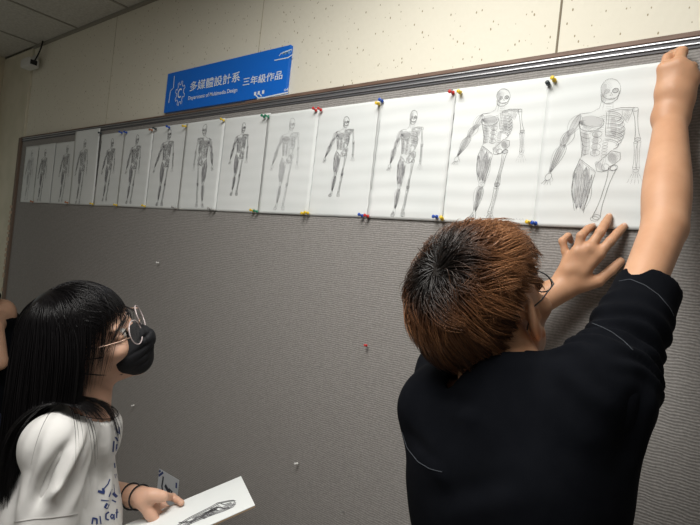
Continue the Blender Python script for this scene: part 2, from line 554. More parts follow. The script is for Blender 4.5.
def figure(kind):
    """strokes (points, width in metres, tone 0..2) of a standing study, half muscle and half skeleton; height 1"""
    S = []

    def add(pl, w=0.5, t=1):
        if pl and isinstance(pl[0][0], (int, float)):
            pl = [pl]
        for p in pl:
            S.append((p, w * 0.001, t))

    def tone(a, c, w):      # a soft rubbed patch of tone, as a broad tapering stroke (w in figure units)
        pts = [(a[0] + (c[0] - a[0]) * j / 10, a[1] + (c[1] - a[1]) * j / 10) for j in range(11)]
        S.append((pts, w, 3))
    tone((-.005, .975), (-.012, .905), .024)
    tone((-.088, .79), (.0, .765), .06)
    tone((-.075, .75), (-.062, .59), .034)
    tone((-.02, .715), (-.02, .60), .028)
    tone((.04, .79), (.055, .69), .03)
    tone((.045, .60), (.065, .545), .04)
    tone((-.01, .555), (.03, .51), .03)
    # skull
    add(E_(0.02, .943, .039, .057, 0, 360, 20, 12), .6, 0)
    add([(-.018, .92), (-.012, .885), (.005, .868), (.03, .868), (.05, .885), (.058, .93)], .6, 0)
    add(E_(.040, .932, .012, .012), .7, 0); add(hatch(.040, .932, .011, .011, 40, 5), .6, 0)
    add(E_(.006, .932, .011, .012), .5, 1); add(hatch(.006, .932, .009, .010, 40, 4), .5, 0)
    add([(.024, .925), (.020, .908), (.03, .908), (.024, .925)], .6, 0)
    add([(.012, .893), (.040, .892)], .45, 1)
    for i in range(6):
        add([(.010 + i * .006, .897), (.010 + i * .006, .884)], .35, 1)
    add(hatch(.0, .955, .024, .036, 60, 8), .4, 2)
    add(hatch(-.004, .90, .012, .03, 70, 5), .4, 1)
    # neck and spine
    for i in range(5):
        add([(.008, .862 - i * .012), (.03, .860 - i * .012)], .5, 1)
    add([(-.012, .885), (-.018, .845), (-.05, .825)], .5, 1)
    add([(.0, .88), (-.005, .83)], .45, 1); add([(.035, .868), (.038, .835)], .45, 1)
    # clavicles and scapula on the bone side
    add([(.02, .828), (.07, .838), (.125, .832)], .6, 0); add([(.02, .820), (.07, .828), (.122, .822)], .5, 1)
    add([(.075, .825), (.115, .815), (.10, .755), (.078, .79), (.075, .825)], .5, 1)
    add(hatch(.094, .792, .014, .028, 50, 6), .4, 1)
    # ribs
    for i in range(8):
        y = .812 - i * .021
        rx = .045 + .033 * math.sin(math.pi * (i + 1.2) / 9.5)
        add(E_(.018, y - .018, rx, .03, 95, -45, 10, -8), .5, 0 if i % 2 else 1)
        add(E_(.018, y - .024, rx - .004, .028, 92, -40, 10, -8), .4, 1)
    add([(.014, .82), (.017, .72), (.022, .69)], .55, 0); add([(.024, .82), (.026, .73)], .45, 1)
    add(hatch(.055, .70, .03, .028, 20, 6), .4, 1)
    # muscle torso
    add([(-.05, .825), (-.095, .822), (-.115, .80)], .6, 0)
    add(E_(-.045, .765, .052, .042, 150, 395, 16), .6, 0)
    for i in range(9):
        y0 = .80 - i * .009
        add([(.010, .805 - i * .011), (-.04, y0 - .012), (-.098, .783 - i * .001)], .4, 1 if i % 3 else 0)
    add([(-.095, .77), (-.083, .70), (-.068, .64), (-.072, .58)], .65, 0)
    for r_ in range(4):
        y = .705 - r_ * .034
        for sx in (-1,):
            add(E_(-.015, y, .020, .016), .5, 1); add(hatch(-.019, y - .004, .014, .011, 75, 5), .4, 1)
    for i in range(6):
        y = .72 - i * .022
        add([(-.085 + i * .003, y), (-.06, y - .014), (-.04, y - .010)], .5, 0 if i % 2 else 1)
    add(hatch(-.058, .66, .018, .065, 80, 7, 8), .4, 1)
    # lumbar spine
    for i in range(6):
        y = .665 - i * .016
        add(E_(.022, y, .012, .007, 0, 360, 8), .45, 1)
    # pelvis
    add([(.02, .575), (.05, .612), (.085, .600), (.088, .565), (.062, .535), (.045, .51), (.02, .50), (.0, .505), (-.008, .54), (.02, .575)], .6, 0)
    add(E_(.032, .525, .016, .018), .5, 0)
    add(hatch(.06, .575, .022, .026, 35, 8), .45, 1)
    add(hatch(.015, .55, .02, .03, 110, 6), .4, 1)
    add([(-.078, .575), (-.045, .545), (-.005, .505)], .6, 0)
    add([(-.07, .56), (-.03, .52), (-.005, .50)], .5, 1)
    return S, add


def limbs(add, spread=1.0, legs=True, low=True):
    # muscle arm (left of the page)
    def tone(a, c, w):
        pts = [(a[0] + (c[0] - a[0]) * j / 10, a[1] + (c[1] - a[1]) * j / 10) for j in range(11)]
        add.__closure__ and add(pts, w * 1000.0, 3)
    tone((-.098, .815), (-.133, .71), .042)
    tone((-.128, .74), (-.152 - .02 * spread, .645), .036)
    tone((-.148 - .02 * spread, .65), (-.175 - .05 * spread, .51), .032)
    if legs:
        tone((-.072, .57), (-.066, .31), .046)
        tone((-.035, .52), (-.044, .30), .030)
        if low:
            tone((-.060, .26), (-.082, .08), .034)
            tone((.064, .51), (.042, .29), .008)
    sh = (-.112, .795); el = (-.150 - .02 * spread, .64); wr = (-.175 - .05 * spread, .50)
    add(spindle((-.095, .82), (-.135 - .008 * spread, .70), .030, 3, .4), .5, 1)
    add(spindle((-.118, .745), (el[0] + .008, el[1]), .022, 1), .5, 1)
    add(spindle((-.138, .735), (el[0] - .010, el[1] + .01), .014, 2), .5, 1)
    add(spindle((el[0] + .012, el[1] + .02), wr, .020, 3, .3), .5, 0)
    add(spindle((el[0] - .012, el[1] + .01), (wr[0] - .006, wr[1]), .014, 2, .3), .5, 1)
    hx, hy = wr
    add(E_(hx - .006, hy - .022, .014, .022, 0, 360, 10, -20), .5, 0)
    for i in range(4):
        a = math.radians(-128 + i * 16)
        add([(hx - .008 + .006 * (i - 1.5), hy - .036), (hx - .008 + .006 * (i - 1.5) + .032 * math.cos(a), hy - .036 + .034 * math.sin(a))], .7, 0)
    add([(hx + .006, hy - .015), (hx + .016, hy - .035), (hx + .012, hy - .048)], .6, 0)
    # bone arm
    bs = (.126, .822); be = (.140 + .012 * spread, .665); bw = (.142 + .02 * spread, .515)
    add(bone(bs, be, .0095), .5, 0)
    add(bone((be[0] - .006, be[1] - .014), (bw[0] - .006, bw[1]), .0058), .45, 0)
    add(bone((be[0] + .007, be[1] - .012), (bw[0] + .007, bw[1]), .0058), .45, 1)
    add(hatch(be[0], be[1], .012, .012, 30, 5), .4, 1)
    add(E_(bw[0], bw[1] - .012, .011, .008), .5, 1)
    for i in range(5):
        a = math.radians(-116 + i * 14)
        x0 = bw[0] - .010 + i * .005
        add([(x0, bw[1] - .02), (x0 + .022 * math.cos(a), bw[1] - .02 + .03 * math.sin(a))], .45, 1)
        add([(x0 + .024 * math.cos(a), bw[1] - .02 + .033 * math.sin(a)), (x0 + .042 * math.cos(a), bw[1] - .02 + .062 * math.sin(a))], .45, 1)
    if not legs:
        return
    # muscle leg
    kn = (-.055, .275)
    add([(-.075, .58), (-.098, .49), (-.094, .38), (-.075, .29)], .65, 0)
    add([(-.005, .50), (-.018, .42), (-.034, .32), (-.036, .28)], .6, 0)
    add(spindle((-.075, .55), (-.068, .30), .026, 3, .45), .45, 1)
    add(spindle((-.045, .53), (-.052, .30), .020, 4, .45), .5, 1)
    add(spindle((-.018, .49), (-.040, .29), .018, 2, .6), .45, 1)
    add(spindle((-.09, .50), (-.078, .33), .014, 3, .5), .5, 1)
    add(hatch(-.035, .43, .014, .07, 80, 6, 6), .45, 1)
    # bone leg
    if low:
        add(bone((.066, .520), (.040, .275), .013), .55, 0)
        add(E_(.067, .522, .015, .015), .5, 0); add(hatch(.067, .522, .012, .012, 45, 5), .4, 1)
        add(hatch(.043, .30, .006, .06, 80, 3, -6), .4, 1)
        add(E_(.040, .270, .014, .013), .5, 0); add(hatch(.040, .27, .012, .012, 30, 5), .4, 0)
        add(bone((.034, .250), (.012, .06), .0085), .5, 0)
        add(bone((.048, .245), (.026, .06), .0045), .45, 1)
        add([(.012, .058), (-.004, .03), (.0, .004), (.022, .0), (.042, .006), (.036, .035), (.026, .058)], .55, 0)
        for i in range(4):
            add([(.018 + i * .004, .04), (.003 + i * .010, .008)], .45, 1)
        add(hatch(.016, .03, .014, .02, 60, 5), .4, 1)
        add(E_(kn[0], kn[1], .018, .020), .5, 1); add(hatch(kn[0], kn[1], .012, .015, 60, 5), .4, 1)
        add(spindle((-.068, .265), (-.085, .07), .022, 2, .3), .5, 1)
        add(spindle((-.048, .260), (-.074, .06), .017, 3, .3), .5, 0)
        add(hatch(-.07, .19, .008, .06, 82, 4, -5), .45, 1)
        add([(-.086, .065), (-.104, .03), (-.118, .012), (-.112, .0), (-.085, .0), (-.07, .02), (-.070, .06)], .6, 0)
        for i in range(5):
            add([(-.084, .045), (-.116 + i * .009, .004)], .45, 1)
    else:
        add(bone((.062, .520), (.018, .26), .013), .55, 0)
        add(E_(.067, .522, .015, .015), .5, 0)
        add(E_(.012, .25, .018, .012), .5, 0)


def make_drawing(name, strokes, place, parent):
    """ribbons of graphite on a surface; place(u, v) -> world point just off the paper"""
    V, Fs, mi = [], [], []
    for pts, w, tone in strokes:
        P = [np.array(p, float) for p in pts]
        if len(P) < 2:
            continue
        P2 = [P[0]]
        for a, b_ in zip(P[:-1], P[1:]):
            m = max(1, int(np.linalg.norm(b_ - a) / .005))
            P2 += [a + (b_ - a) * j / m for j in range(1, m + 1)]
        P = P2
        base = len(V)
        n = len(P)
        for i in range(n):
            t = P[min(i + 1, n - 1)] - P[max(i - 1, 0)]
            l = np.linalg.norm(t)
            t = t / l if l > 1e-9 else np.array([1.0, 0])
            nn = np.array([-t[1], t[0]])
            tp = (0.55 if i in (0, n - 1) else 1.0) if tone != 3 else (.2 + .8 * math.sin(math.pi * (.08 + .84 * i / (n - 1))) ** .8)
            for sgn in (.5, -.5):
                q = np.array(place(P[i] + nn * w * sgn * tp))
                q[1] -= 0.0 if tone == 3 else 0.0003
                V.append(q)
        for i in range(n - 1):
            Fs.append((base + 2 * i, base + 2 * i + 1, base + 2 * i + 3, base + 2 * i + 2))
            mi.append(tone)
    me = mesh(V, Fs)
    o = link(name, me, M_ink, parent)
    me.polygons.foreach_set('material_index', mi)
    return o


# u0, u1 sheet edges on the wall; figure centre, foot and head heights; tone shift; line weight; flip; curl; text
SH_Z0, SH_Z1 = 1.7190, 2.0205
sheets = [
    # left, right, fig x, z foot, z head, dtone, weight, flip, spread, legs-low, z top, label
    (-3.098, -2.925, -3.018, 1.74, 2.00, 1, 1.2, 0, 0.4, True, SH_Z1, 'very faint pencil figure study, the last sheet before the pilaster'),
    (-2.935, -2.735, -2.850, 1.735, 1.995, 0, 1.8, 0, 0.2, True, SH_Z1, 'dim smudged figure study, second sheet from the pilaster end of the board'),
    (-2.745, -2.520, -2.612, 1.735, 2.005, 0, 1.6, 0, 0.3, True, SH_Z1 - 0.002, 'grey smudged figure study right before the taller sheet, third from the pilaster'),
    (-2.530, -2.298, -2.431, 1.730, 2.02, 0, 1.6, 0, 0.5, True, 2.066, 'grey figure study on the taller sheet that overlaps the striped rail'),
    (-2.298, -2.087, -2.196, 1.745, 2.010, 0, 2.0, 0, 0.6, True, SH_Z1 + 0.004, 'dark figure study just beside the taller sheet overlapping the rail'),
    (-2.097, -1.880, -1.996, 1.737, 2.013, 0, 1.9, 0, 0.3, True, SH_Z1 + 0.004, 'dark figure study pinned by two blue pins at its top edge'),
    (-1.890, -1.658, -1.777, 1.733, 2.022, 0, 2.1, 0, 1.3, True, SH_Z1 + 0.006, 'slim figure study in heavy shading below the emblem end of the blue sign'),
    (-1.668, -1.448, -1.549, 1.733, 2.022, 0, 1.7, 1, 0.3, True, SH_Z1 + 0.005, 'broad dark figure study with bare bones on one leg, under the blue sign'),
    (-1.458, -1.230, -1.355, 1.775, 2.012, 0, 1.7, 0, 0.3, True, SH_Z1 + 0.004, 'dark figure study without feet, between yellow and green top pins'),
    (-1.240, -1.026, -1.135, 1.733, 2.008, 1, 1.0, 0, 0.6, True, SH_Z1 + 0.004, 'very pale figure study between the green pair and the red pair of pins'),
    (-1.036, -0.808, -0.928, 1.775, 1.995, 0, 1.25, 0, 1.0, True, SH_Z1 + 0.003, 'small crisp skeleton study below the two red pins'),
    (-0.818, -0.597, -0.712, 1.727, 1.992, 0, 1.05, 0, 0.2, True, SH_Z1, 'slender half muscle half skeleton study, second sheet before the brown-haired person'),
    (-0.607, -0.374, -0.488, 1.7255, 2.019, 0, 1.0, 0, 1.0, True, SH_Z1, 'large half muscle half skeleton study with open hand, above the brown hair'),
    (-0.384, -0.168, -0.270, 1.730, 2.013, 0, 0.85, 0, 0.5, False, SH_Z1 - 0.001, 'pale half skeleton study with no lower legs, being pinned up by the raised hand'),
]
paper_y = {}
SH_TOP = (2.014, 2.014, 2.013, 2.054, 2.026, 2.027, 2.0275, 2.027, 2.026, 2.021, 2.0205, 2.0208, 2.0255, 2.0250)
for i, (xa, xb, fx, zf, zh, dt, wt, flip, spread, low, zt, lab) in enumerate(sheets):
    xa, xb, fx = xa * .9836, xb * .9836, fx * .9836
    zf, zh = 1.6 + (zf - 1.6) * .9836, 1.6 + (zh - 1.6) * .9836
    zt = SH_TOP[i]
    SH_Z0 = 1.7250 - 0.0085 * i / 13
    amp = 0.0011 if i >= 11 else 0.0006
    off = (BOARD_Y - 0.0022 - 0.0017 * (i % 2)) if i != 3 else -0.0262

    def py_(x, z, xa=xa, xb=xb, amp=amp, off=off, i=i):
        u = (x - xa) / (xb - xa)
        y = off - amp * (1 + math.sin(z * 168 + i * 1.7 + 1.3 * math.sin(x * 9 + i))) * 0.6
        if i in (1, 4, 6, 10, 11, 12):
            y -= 0.0014 * max(0, (u - .90) / .10) ** 2      # lifted long edge
        if i == 3:      # the taller sheet bridges the rail and falls back to the fabric
            t = min(1, max(0, (z - 1.80) / .235))
            y = y * t + (BOARD_Y - 0.0042) * (1 - t)
        return y
    nx, nz_ = 14, 40
    V, Fs = [], []
    for side in (0, 1):
        for a in range(nx + 1):
            for c in range(nz_ + 1):
                x = xa + (xb - xa) * a / nx
                z = SH_Z0 + (zt - SH_Z0) * c / nz_ + 0.0012 * math.sin(i * 2.1) * (a / nx - .5)
                V.append((x, py_(x, z) + side * 0.0005, z))
    o_ = (nx + 1) * (nz_ + 1)
    idx = lambda a, c: a * (nz_ + 1) + c
    for a in range(nx):
        for c in range(nz_):
            Fs.append((idx(a, c), idx(a + 1, c), idx(a + 1, c + 1), idx(a, c + 1)))
            Fs.append((o_ + idx(a, c), o_ + idx(a, c + 1), o_ + idx(a + 1, c + 1), o_ + idx(a + 1, c)))
    for a in range(nx):
        for c in (0, nz_):
            q = (idx(a, c), idx(a + 1, c), o_ + idx(a + 1, c), o_ + idx(a, c))
            Fs.append(q if c else q[::-1])
    for c in range(nz_):
        for a in (0, nx):
            q = (idx(a, c), idx(a, c + 1), o_ + idx(a, c + 1), o_ + idx(a, c))
            Fs.append(q[::-1] if a else q)
    sh = tag(link('drawing_sheet', mesh(V, Fs), M_paper, smooth=True), lab, 'drawing', 'figure studies pinned along the board')
    S, add = figure(i)
    limbs(add, spread, True, low)
    H = zh - zf
    ST = []
    jr = random.Random(100 + i)
    zb = zf
    Hs = H
    if not low:
        zb, Hs = zf - H * 0.30, H / 0.77
    for pts, w, t in S:
        if i < 11 and t == 2:
            continue
        k = -1 if flip else 1
        tt = min(2, t + dt) if t != 3 else 3
        pp = [((p[0] * k) * Hs * (1.0, 1.0, 1.0, 1.0, 1.0, 1.0, 1.0, 1.05, 1.0, 1.05, 1.15, 1.0, 1.32, 1.22)[i] + fx, zb + p[1] * Hs) for p in pts]
        if min(p[1] for p in pp) < SH_Z0 + 0.003:
            continue
        ST.append((pp, w * wt * jr.uniform(.8, 1.25) if t != 3 else w * Hs, tt))
    if i == 12:      # a small date scribble at the bottom edge
        for k in range(9):
            x0 = -0.455 + k * 0.0065
            ST.append(([(x0, 1.727), (x0 + .003, 1.7305), (x0 + .0045, 1.7265)], 0.0006, 2 if k < 5 else 1))
    make_drawing('pencil_drawing', ST, lambda p: (p[0], py_(p[0], p[1]) - 0.0004, p[1]), sh)
    if i in (1, 4, 6):   # heavy dark stroke painted as the shadow of the curled edge
        x0 = xa + 0.006
        make_drawing('margin_and_edge_shadow', [([(x0 - .004, 1.80), (x0, 1.9), (x0 + .004, 2.0)], 0.0045 if i == 4 else 0.0028, 0 if i != 6 else 1)],
                     lambda p: (p[0], py_(p[0], p[1]) - 0.0006, p[1]), sh)
    if i in (10, 11, 12, 9):   # ruled pencil margin
        x0 = xa + 0.010
        make_drawing('margin_and_edge_shadow', [([(x0 - .004, 1.79), (x0, 1.97)], 0.0009, 1)], lambda p: (p[0], py_(p[0], p[1]) - 0.0004, p[1]), sh)

# ------------------------------------------------------------------ push pins
def make_pin(colour):
    r = empty('push_pin', (0, 0, 0))
    prof = [(0.0035, 0.0), (0.0035, 0.0043), (0.0050, 0.0047), (0.0062, 0.0042), (0.0075, 0.0026), (0.0125, 0.0024), (0.0145, 0.0040), (0.0170, 0.0043), (0.0180, 0.0036), (0.0180, 0.0)]
    ax = nrm((0.0, -1.0, 0.12))
    link('pin_head', lathe_mesh(prof[1:-1], (0, 0, 0), ax, 14), M_pin[colour], r, True)
    link('needle', lathe_mesh([(-0.009, 0.0002), (0.004, 0.0005)], (0, 0, 0), ax, 6), M_steel, r)
    return r


def copy_tree(o, parent=None):
    c = o.copy()
    COL.objects.link(c)
    if parent is not None:
        c.parent = parent
    for ch in [x for x in bpy.data.objects if x.parent is o]:
        copy_tree(ch, c)
    return c


pins = [
    # px, py, colour, label
    (101, 133.5, 'black', 'black pin on the rail at the corner of the taller sheet'),
    (122, 133, 'blue', 'blue pin in the top edge of the dim drawings, first of two neighbours'),
    (126.5, 132.5, 'blue', 'blue pin in the top edge of the dim drawings, second of two neighbours'),
    (152, 130, 'orange', 'dull orange pin in the top edge just before the blue pin near the sign'),
    (156, 129, 'black', 'black pin beside the dull orange pin in the top edge'),
    (169, 127.5, 'blue', 'single blue pin below the emblem corner of the blue sign'),
    (186, 126, 'yellow', 'yellow pin under the first characters of the blue sign'),
    (224, 120.5, 'yellow', 'yellow pin in the top edge below the middle of the blue sign'),
    (264.5, 117, 'green', 'green pin under the blue sign, nearer the pilaster of the green pair'),
    (268.5, 116.5, 'green', 'green pin under the blue sign, nearer the brown-haired person of the green pair'),
    (316, 110.5, 'red', 'red pin above the small crisp skeleton, nearer the blue sign of the red pair'),
    (321, 110, 'red', 'red pin above the small crisp skeleton, farther from the blue sign of the red pair'),
    (378.5, 103.5, 'yellow', 'yellow pin in the top edge touching a blue pin'),
    (382, 101, 'blue', 'blue pin in the top edge touching a yellow pin'),
    (453.5, 92.5, 'red', 'red pin at the top corner of the large study, beside a yellow pin'),
    (460, 92, 'yellow', 'yellow pin at the top corner of the large study, beside a red pin'),
    (548, 83.5, 'black', 'black pin in the top edge between the two largest studies'),
    (554.5, 80, 'yellow', 'yellow pin next to the black pin between the two largest studies'),
    (33, 202, 'orange', 'dull pin in the bottom edge of the faintest drawing by the pilaster'),
    (68, 203, 'orange', 'dull pin in the bottom edge under the third drawing from the pilaster'),
    (93, 204.2, 'yellow', 'dark yellow pin in the bottom edge below the taller sheet'),
    (117, 205.3, 'yellow', 'dark yellow pin in the bottom edge beneath the sheet next to the taller one'),
    (145, 206.5, 'yellow', 'yellow pin in the bottom edge below the two blue top pins'),
    (175, 208, 'grey', 'grey pin in the bottom edge under the slim heavily shaded study'),
    (210.5, 209.5, 'grey', 'grey pin in the bottom edge under the broad dark study, first of two'),
    (214.5, 209.7, 'grey', 'grey pin in the bottom edge under the broad dark study, second of two'),
    (253.5, 211, 'yellow', 'yellow pin in the bottom edge touching a green pin'),
    (257.5, 211.5, 'green', 'green pin in the bottom edge touching a yellow pin'),
    (303.5, 213, 'yellow', 'yellow pin under the palest study, nearer the pilaster of its pair'),
    (308, 213, 'yellow', 'yellow pin under the palest study, nearer the skeleton sheet of its pair'),
    (362.5, 216, 'blue', 'blue pin in the bottom edge beside a red pin'),
    (368, 216.3, 'red', 'red pin in the bottom edge beside a blue pin'),
    (437, 216.5, 'blue', 'blue pin in the bottom edge just above the brown hair'),
    (441.8, 219, 'yellow', 'yellow pin in the bottom edge just above the brown hair'),
    (530.3, 222.5, 'yellow', 'yellow pin in the bottom edge by the scribbled date'),
    (536, 223.3, 'blue', 'blue pin in the bottom edge by the spread hand'),
    (158, 262.5, 'white', 'lone white pin on bare fabric, highest of the three white ones'),
    (133.5, 405, 'white', 'lone white pin on bare fabric beside the masked person in white'),
    (297, 463.5, 'white', 'lone white pin on bare fabric between the two people'),
    (366, 345.5, 'red', 'lone dark red pin on bare fabric near the black shirt'),
]
proto = {}
for (px, py, c, lab) in pins:
    p = gap(px, py, 0.009)
    if c not in proto:
        proto[c] = make_pin(c)
        o = proto[c]
    else:
        o = copy_tree(proto[c])
    o.location = (p[0], p[1] + 0.004, p[2] - 0.0005)
    o.rotation_euler = (rnd.uniform(-.1, .25), 0, rnd.uniform(-.25, .25))
    if lab.startswith('lone'):
        o.scale = (.72, .72, .72)
        o.location[1] -= 0.0
    o['label'] = lab
    o['category'] = 'push pin'
    o['group'] = 'push pins on the board'
pw = gap(344, 513, 0.004)
tag(link('steel_nail', lathe_mesh([(0, .0008), (.012, .0008), (.012, .0024), (.0135, .0022)], (pw[0], BOARD_Y + 0.003, pw[2]), (0, -1, .3), 8), M_steel),
    'small bare nail low on the fabric below the dark red pin', 'nail')

# ------------------------------------------------------------------ blue sign
SX0, SX1, SZ0, SZ1 = -1.811, -1.165, 2.070, 2.230
sign = empty('wall_sign', (SX0, 0, SZ0), 'bright blue printed sign with white Chinese lettering standing on the board rail', 'sign')
SY = -0.012
V = [(SX0, 0, SZ0), (SX1, 0, SZ0 + .004), (SX1, 0, SZ1 + .001), (SX0 - .002, 0, SZ1 - .002)]
box('sign_panel', (SX0, SY, SZ0 + 0.012), (SX1, -0.001, SZ1), M_blue, sign, bevel=0.0006)


def text_obj(name, body, px0, py0, px1, py1, hgt, m, parent, y, extr=0.0002, shear=0.0, plane=None):
    """lettering from the photo's baseline start to its baseline end, on a vertical plane at y"""
    cu = bpy.data.curves.new(name, 'FONT')
    cu.body = body
    cu.extrude = 0.0
    cu.shear = shear
    cu.offset = 0.012
    cu.resolution_u = 3
    tmp = bpy.data.objects.new('lettering_source', cu)
    COL.objects.link(tmp)
    bpy.context.view_layer.update()
    me = bpy.data.meshes.new_from_object(tmp.evaluated_get(bpy.context.evaluated_depsgraph_get()))
    COL.objects.unlink(tmp)
    bpy.data.objects.remove(tmp)
    n = len(me.vertices)
    co = np.zeros(n * 3, np.float32)
    me.vertices.foreach_get('co', co)
    co = co.reshape(-1, 3)
    lo_, hi_ = co[:, 0].min(), co[:, 0].max()
    ylo, yhi = co[:, 1].min(), co[:, 1].max()

    def onp(px, py):
        r = ray(px, py)
        return CAM + r * ((y - CAM[1]) / r[1])
    A, B_ = onp(px0, py0), onp(px1, py1)
    u = (co[:, 0] - lo_) / (hi_ - lo_)
    v = (co[:, 1] - ylo) / (yhi - ylo)
    out_ = A[None] + u[:, None] * (B_ - A)[None]
    out_[:, 2] += v * hgt
    out_[:, 1] = y
    me.vertices.foreach_set('co', out_.astype(np.float32).ravel())
    me.update()
    me.materials.clear()
    return link(name, me, m, parent)


YT = SY - 0.0006
text_obj('title_lettering', '多媒體設計系', 189.5, 91.5, 239.5, 81.5, 0.0345, M_white_print, sign, YT)
text_obj('subtitle_lettering', '三年級作品', 242.5, 86.3, 282, 79.0, 0.0275, M_white_print, sign, YT)
text_obj('english_lettering', 'Department of Multimedia Design', 188, 101.2, 237, 92.8, 0.0175, M_white_print, sign, YT)
text_obj('number_lettering', '04', 284, 91.5, 288, 90.5, 0.008, M_white_print, sign, YT)
text_obj('small_lettering', 'MMD', 282.5, 55.2, 291.5, 52.8, 0.012, M_paleblue, sign, YT)


def line_on(px_pts, y):
    o = []
    for (px, py) in px_pts:
        r = ray(px, py)
        p = CAM + r * ((y - CAM[1]) / r[1])
        o.append((p[0], p[2]))
    return o


def ribbons(name, strokes, y, m, parent):
    V, Fs = [], []
    for pts, w in strokes:
        P = [np.array(p) for p in pts]
        b0 = len(V)
        n = len(P)
        for i in range(n):
            t = nrm(P[min(i + 1, n - 1)] - P[max(i - 1, 0)] + 1e-9)
            nn = np.array([-t[1], t[0]])
            for s in (.5, -.5):
                q = P[i] + nn * w * s
                V.append((q[0], y, q[1]))
        for i in range(n - 1):
            Fs.append((b0 + 2 * i, b0 + 2 * i + 1, b0 + 2 * i + 3, b0 + 2 * i + 2))
    return link(name, mesh(V, Fs), m, parent)


def z5(x, y):
    return (160 + x / 5.0, 40 + y / 5.0)


# gear emblem round a C
ec = line_on([z5(100, 266)], YT)[0]
gear = []
for k in range(8):
    a0 = k * 45 + 10
    for da, rr in ((0, .026), (10, .026), (14, .036), (28, .036), (34, .026)):
        a = math.radians(a0 + da)
        gear.append((ec[0] + rr * .82 * math.cos(a), ec[1] + rr * 1.25 * math.sin(a)))
gear.append(gear[0])
cst = [(ec[0] + .012 * math.cos(math.radians(a)), ec[1] + .015 * math.sin(math.radians(a))) for a in range(50, 311, 20)]
ribbons('emblem_gear', [(gear, .003)], YT, M_white_print, sign)
ribbons('emblem_letter', [(cst, .0055)], YT, M_white_print, sign)
for cl_ in [
    (line_on([z5(72, 180), z5(68, 238), z5(52, 256), z5(44, 315)], YT), .0042),
    (line_on([z5(640, 262), z5(520, 288), z5(492, 290), z5(472, 268)], YT), .0042),
    (line_on([z5(640, 272), z5(505, 298), z5(485, 296)], YT), .003),
    (line_on([z5(508, 282), z5(492, 264)], YT), .004),
    (line_on([z5(572, 102), z5(640, 88), z5(664, 72)], YT), .003),
    (line_on([z5(596, 80), z5(604, 68), z5(660, 46)], YT), .0025),
]:
    ribbons('circuit_line', [cl_], YT - .0002, M_white_print, sign)
for (zx, zy) in ((476, 268), (494, 264), (516, 260)):
    p = line_on([z5(zx, zy)], YT)[0]
    ribbons('circuit_dot', [([(p[0] - .005, p[1]), (p[0] + .005, p[1])], .011)], YT - .0003, M_white_print, sign)

# ------------------------------------------------------------------ small card on the fabric
cc = [gap(160, 468.5), gap(179.8, 480), gap(177, 503), gap(157.2, 493)]
cx0, cx1 = cc[0][0], cc[1][0]
cz1, cz0 = cc[0][2], cc[0][2] - 0.118
CY = BOARD_Y - 0.0030
card = tag(box('name_card', (cx0, CY, cz0), (cx1, CY + 0.0014, cz1), M_card, None, 0.0003),
           'small grey card with a dark round letter fixed low on the fabric', 'card')
ccx, ccz = (cx0 + cx1) / 2, (cz0 + cz1) / 2 + 0.008
gst = [(ccx - .030, ccz + .034), (ccx - .030, ccz + .020), (ccx - .032, ccz), (ccx - .022, ccz - .020), (ccx, ccz - .026), (ccx + .020, ccz - .018), (ccx + .028, ccz + .002), (ccx + .008, ccz + .004)]
ribbons('letter_print', [(gst, .0085)], CY - .0005, M_ink_card, card)
ribbons('letter_print', [([(ccx - .014, ccz + .010), (ccx - .006, ccz + .004), (ccx + .010, ccz - .004), (ccx + .018, ccz)], .013)], CY - .0006, M_ink_card, card)
for st_ in (([(cx0 + .002, cz1 - .024), (cx0 + .026, cz1 - .004)], .008), ([(cx0 + .002, cz1 - .010), (cx0 + .010, cz1 - .003)], .008),
            ([(cx1 - .012, cz1 - .012), (cx1 - .010, cz1 - .030)], .009)):
    ribbons('corner_print', [st_], CY - .0005, M_navy, card)

# ------------------------------------------------------------------ little device under the ceiling at the pilaster
r_ = ray(30, 64)
dv = CAM + r_ * ((-0.045 - CAM[1]) / r_[1])
dvy = -0.013
dev = empty('wall_sensor', (dv[0], dvy, dv[2]), 'small white plastic sensor box with a dark cable high on the pilaster', 'sensor')
bm = bmesh.new()
box_bm(bm, (dv[0] - .055, dvy - .060, dv[2] - .024), (dv[0] + .052, dvy - .004, dv[2] + .026), .012)
link('casing', bm_mesh(bm), M_plastic, dev)
bm = bmesh.new()
box_bm(bm, (dv[0] - .014, dvy - .020, dv[2] + .02), (dv[0] + .014, dvy, dv[2] + .05), .003)
link('bracket', bm_mesh(bm), M_plastic, dev)
box('socket', (dv[0] + .050, dvy - .05, dv[2] - .012), (dv[0] + .058, dvy - .02, dv[2] + .01), M_cable, dev)
cp = [(dv[0] + .056, dvy - .035, dv[2])]
for k in range(1, 9):
    t = k / 8
    cp.append((dv[0] + .056 + .018 * math.sin(math.pi * t), dvy - .035 + .030 * t, dv[2] + (CEIL - dv[2]) * t))
link('cable', tube_mesh(cp, .0035, 6), M_cable, dev)

# ================================================================== PEOPLE
# bodies are grown as one continuous surface from a signed distance field (smooth unions of tapered limbs), then meshed
def frame_from(fwd, up):
    f = nrm(fwd)
    r = nrm(np.cross(f, up))
    u = np.cross(r, f)
    return np.stack([r, f, u], 1)      # columns: right, forward, up


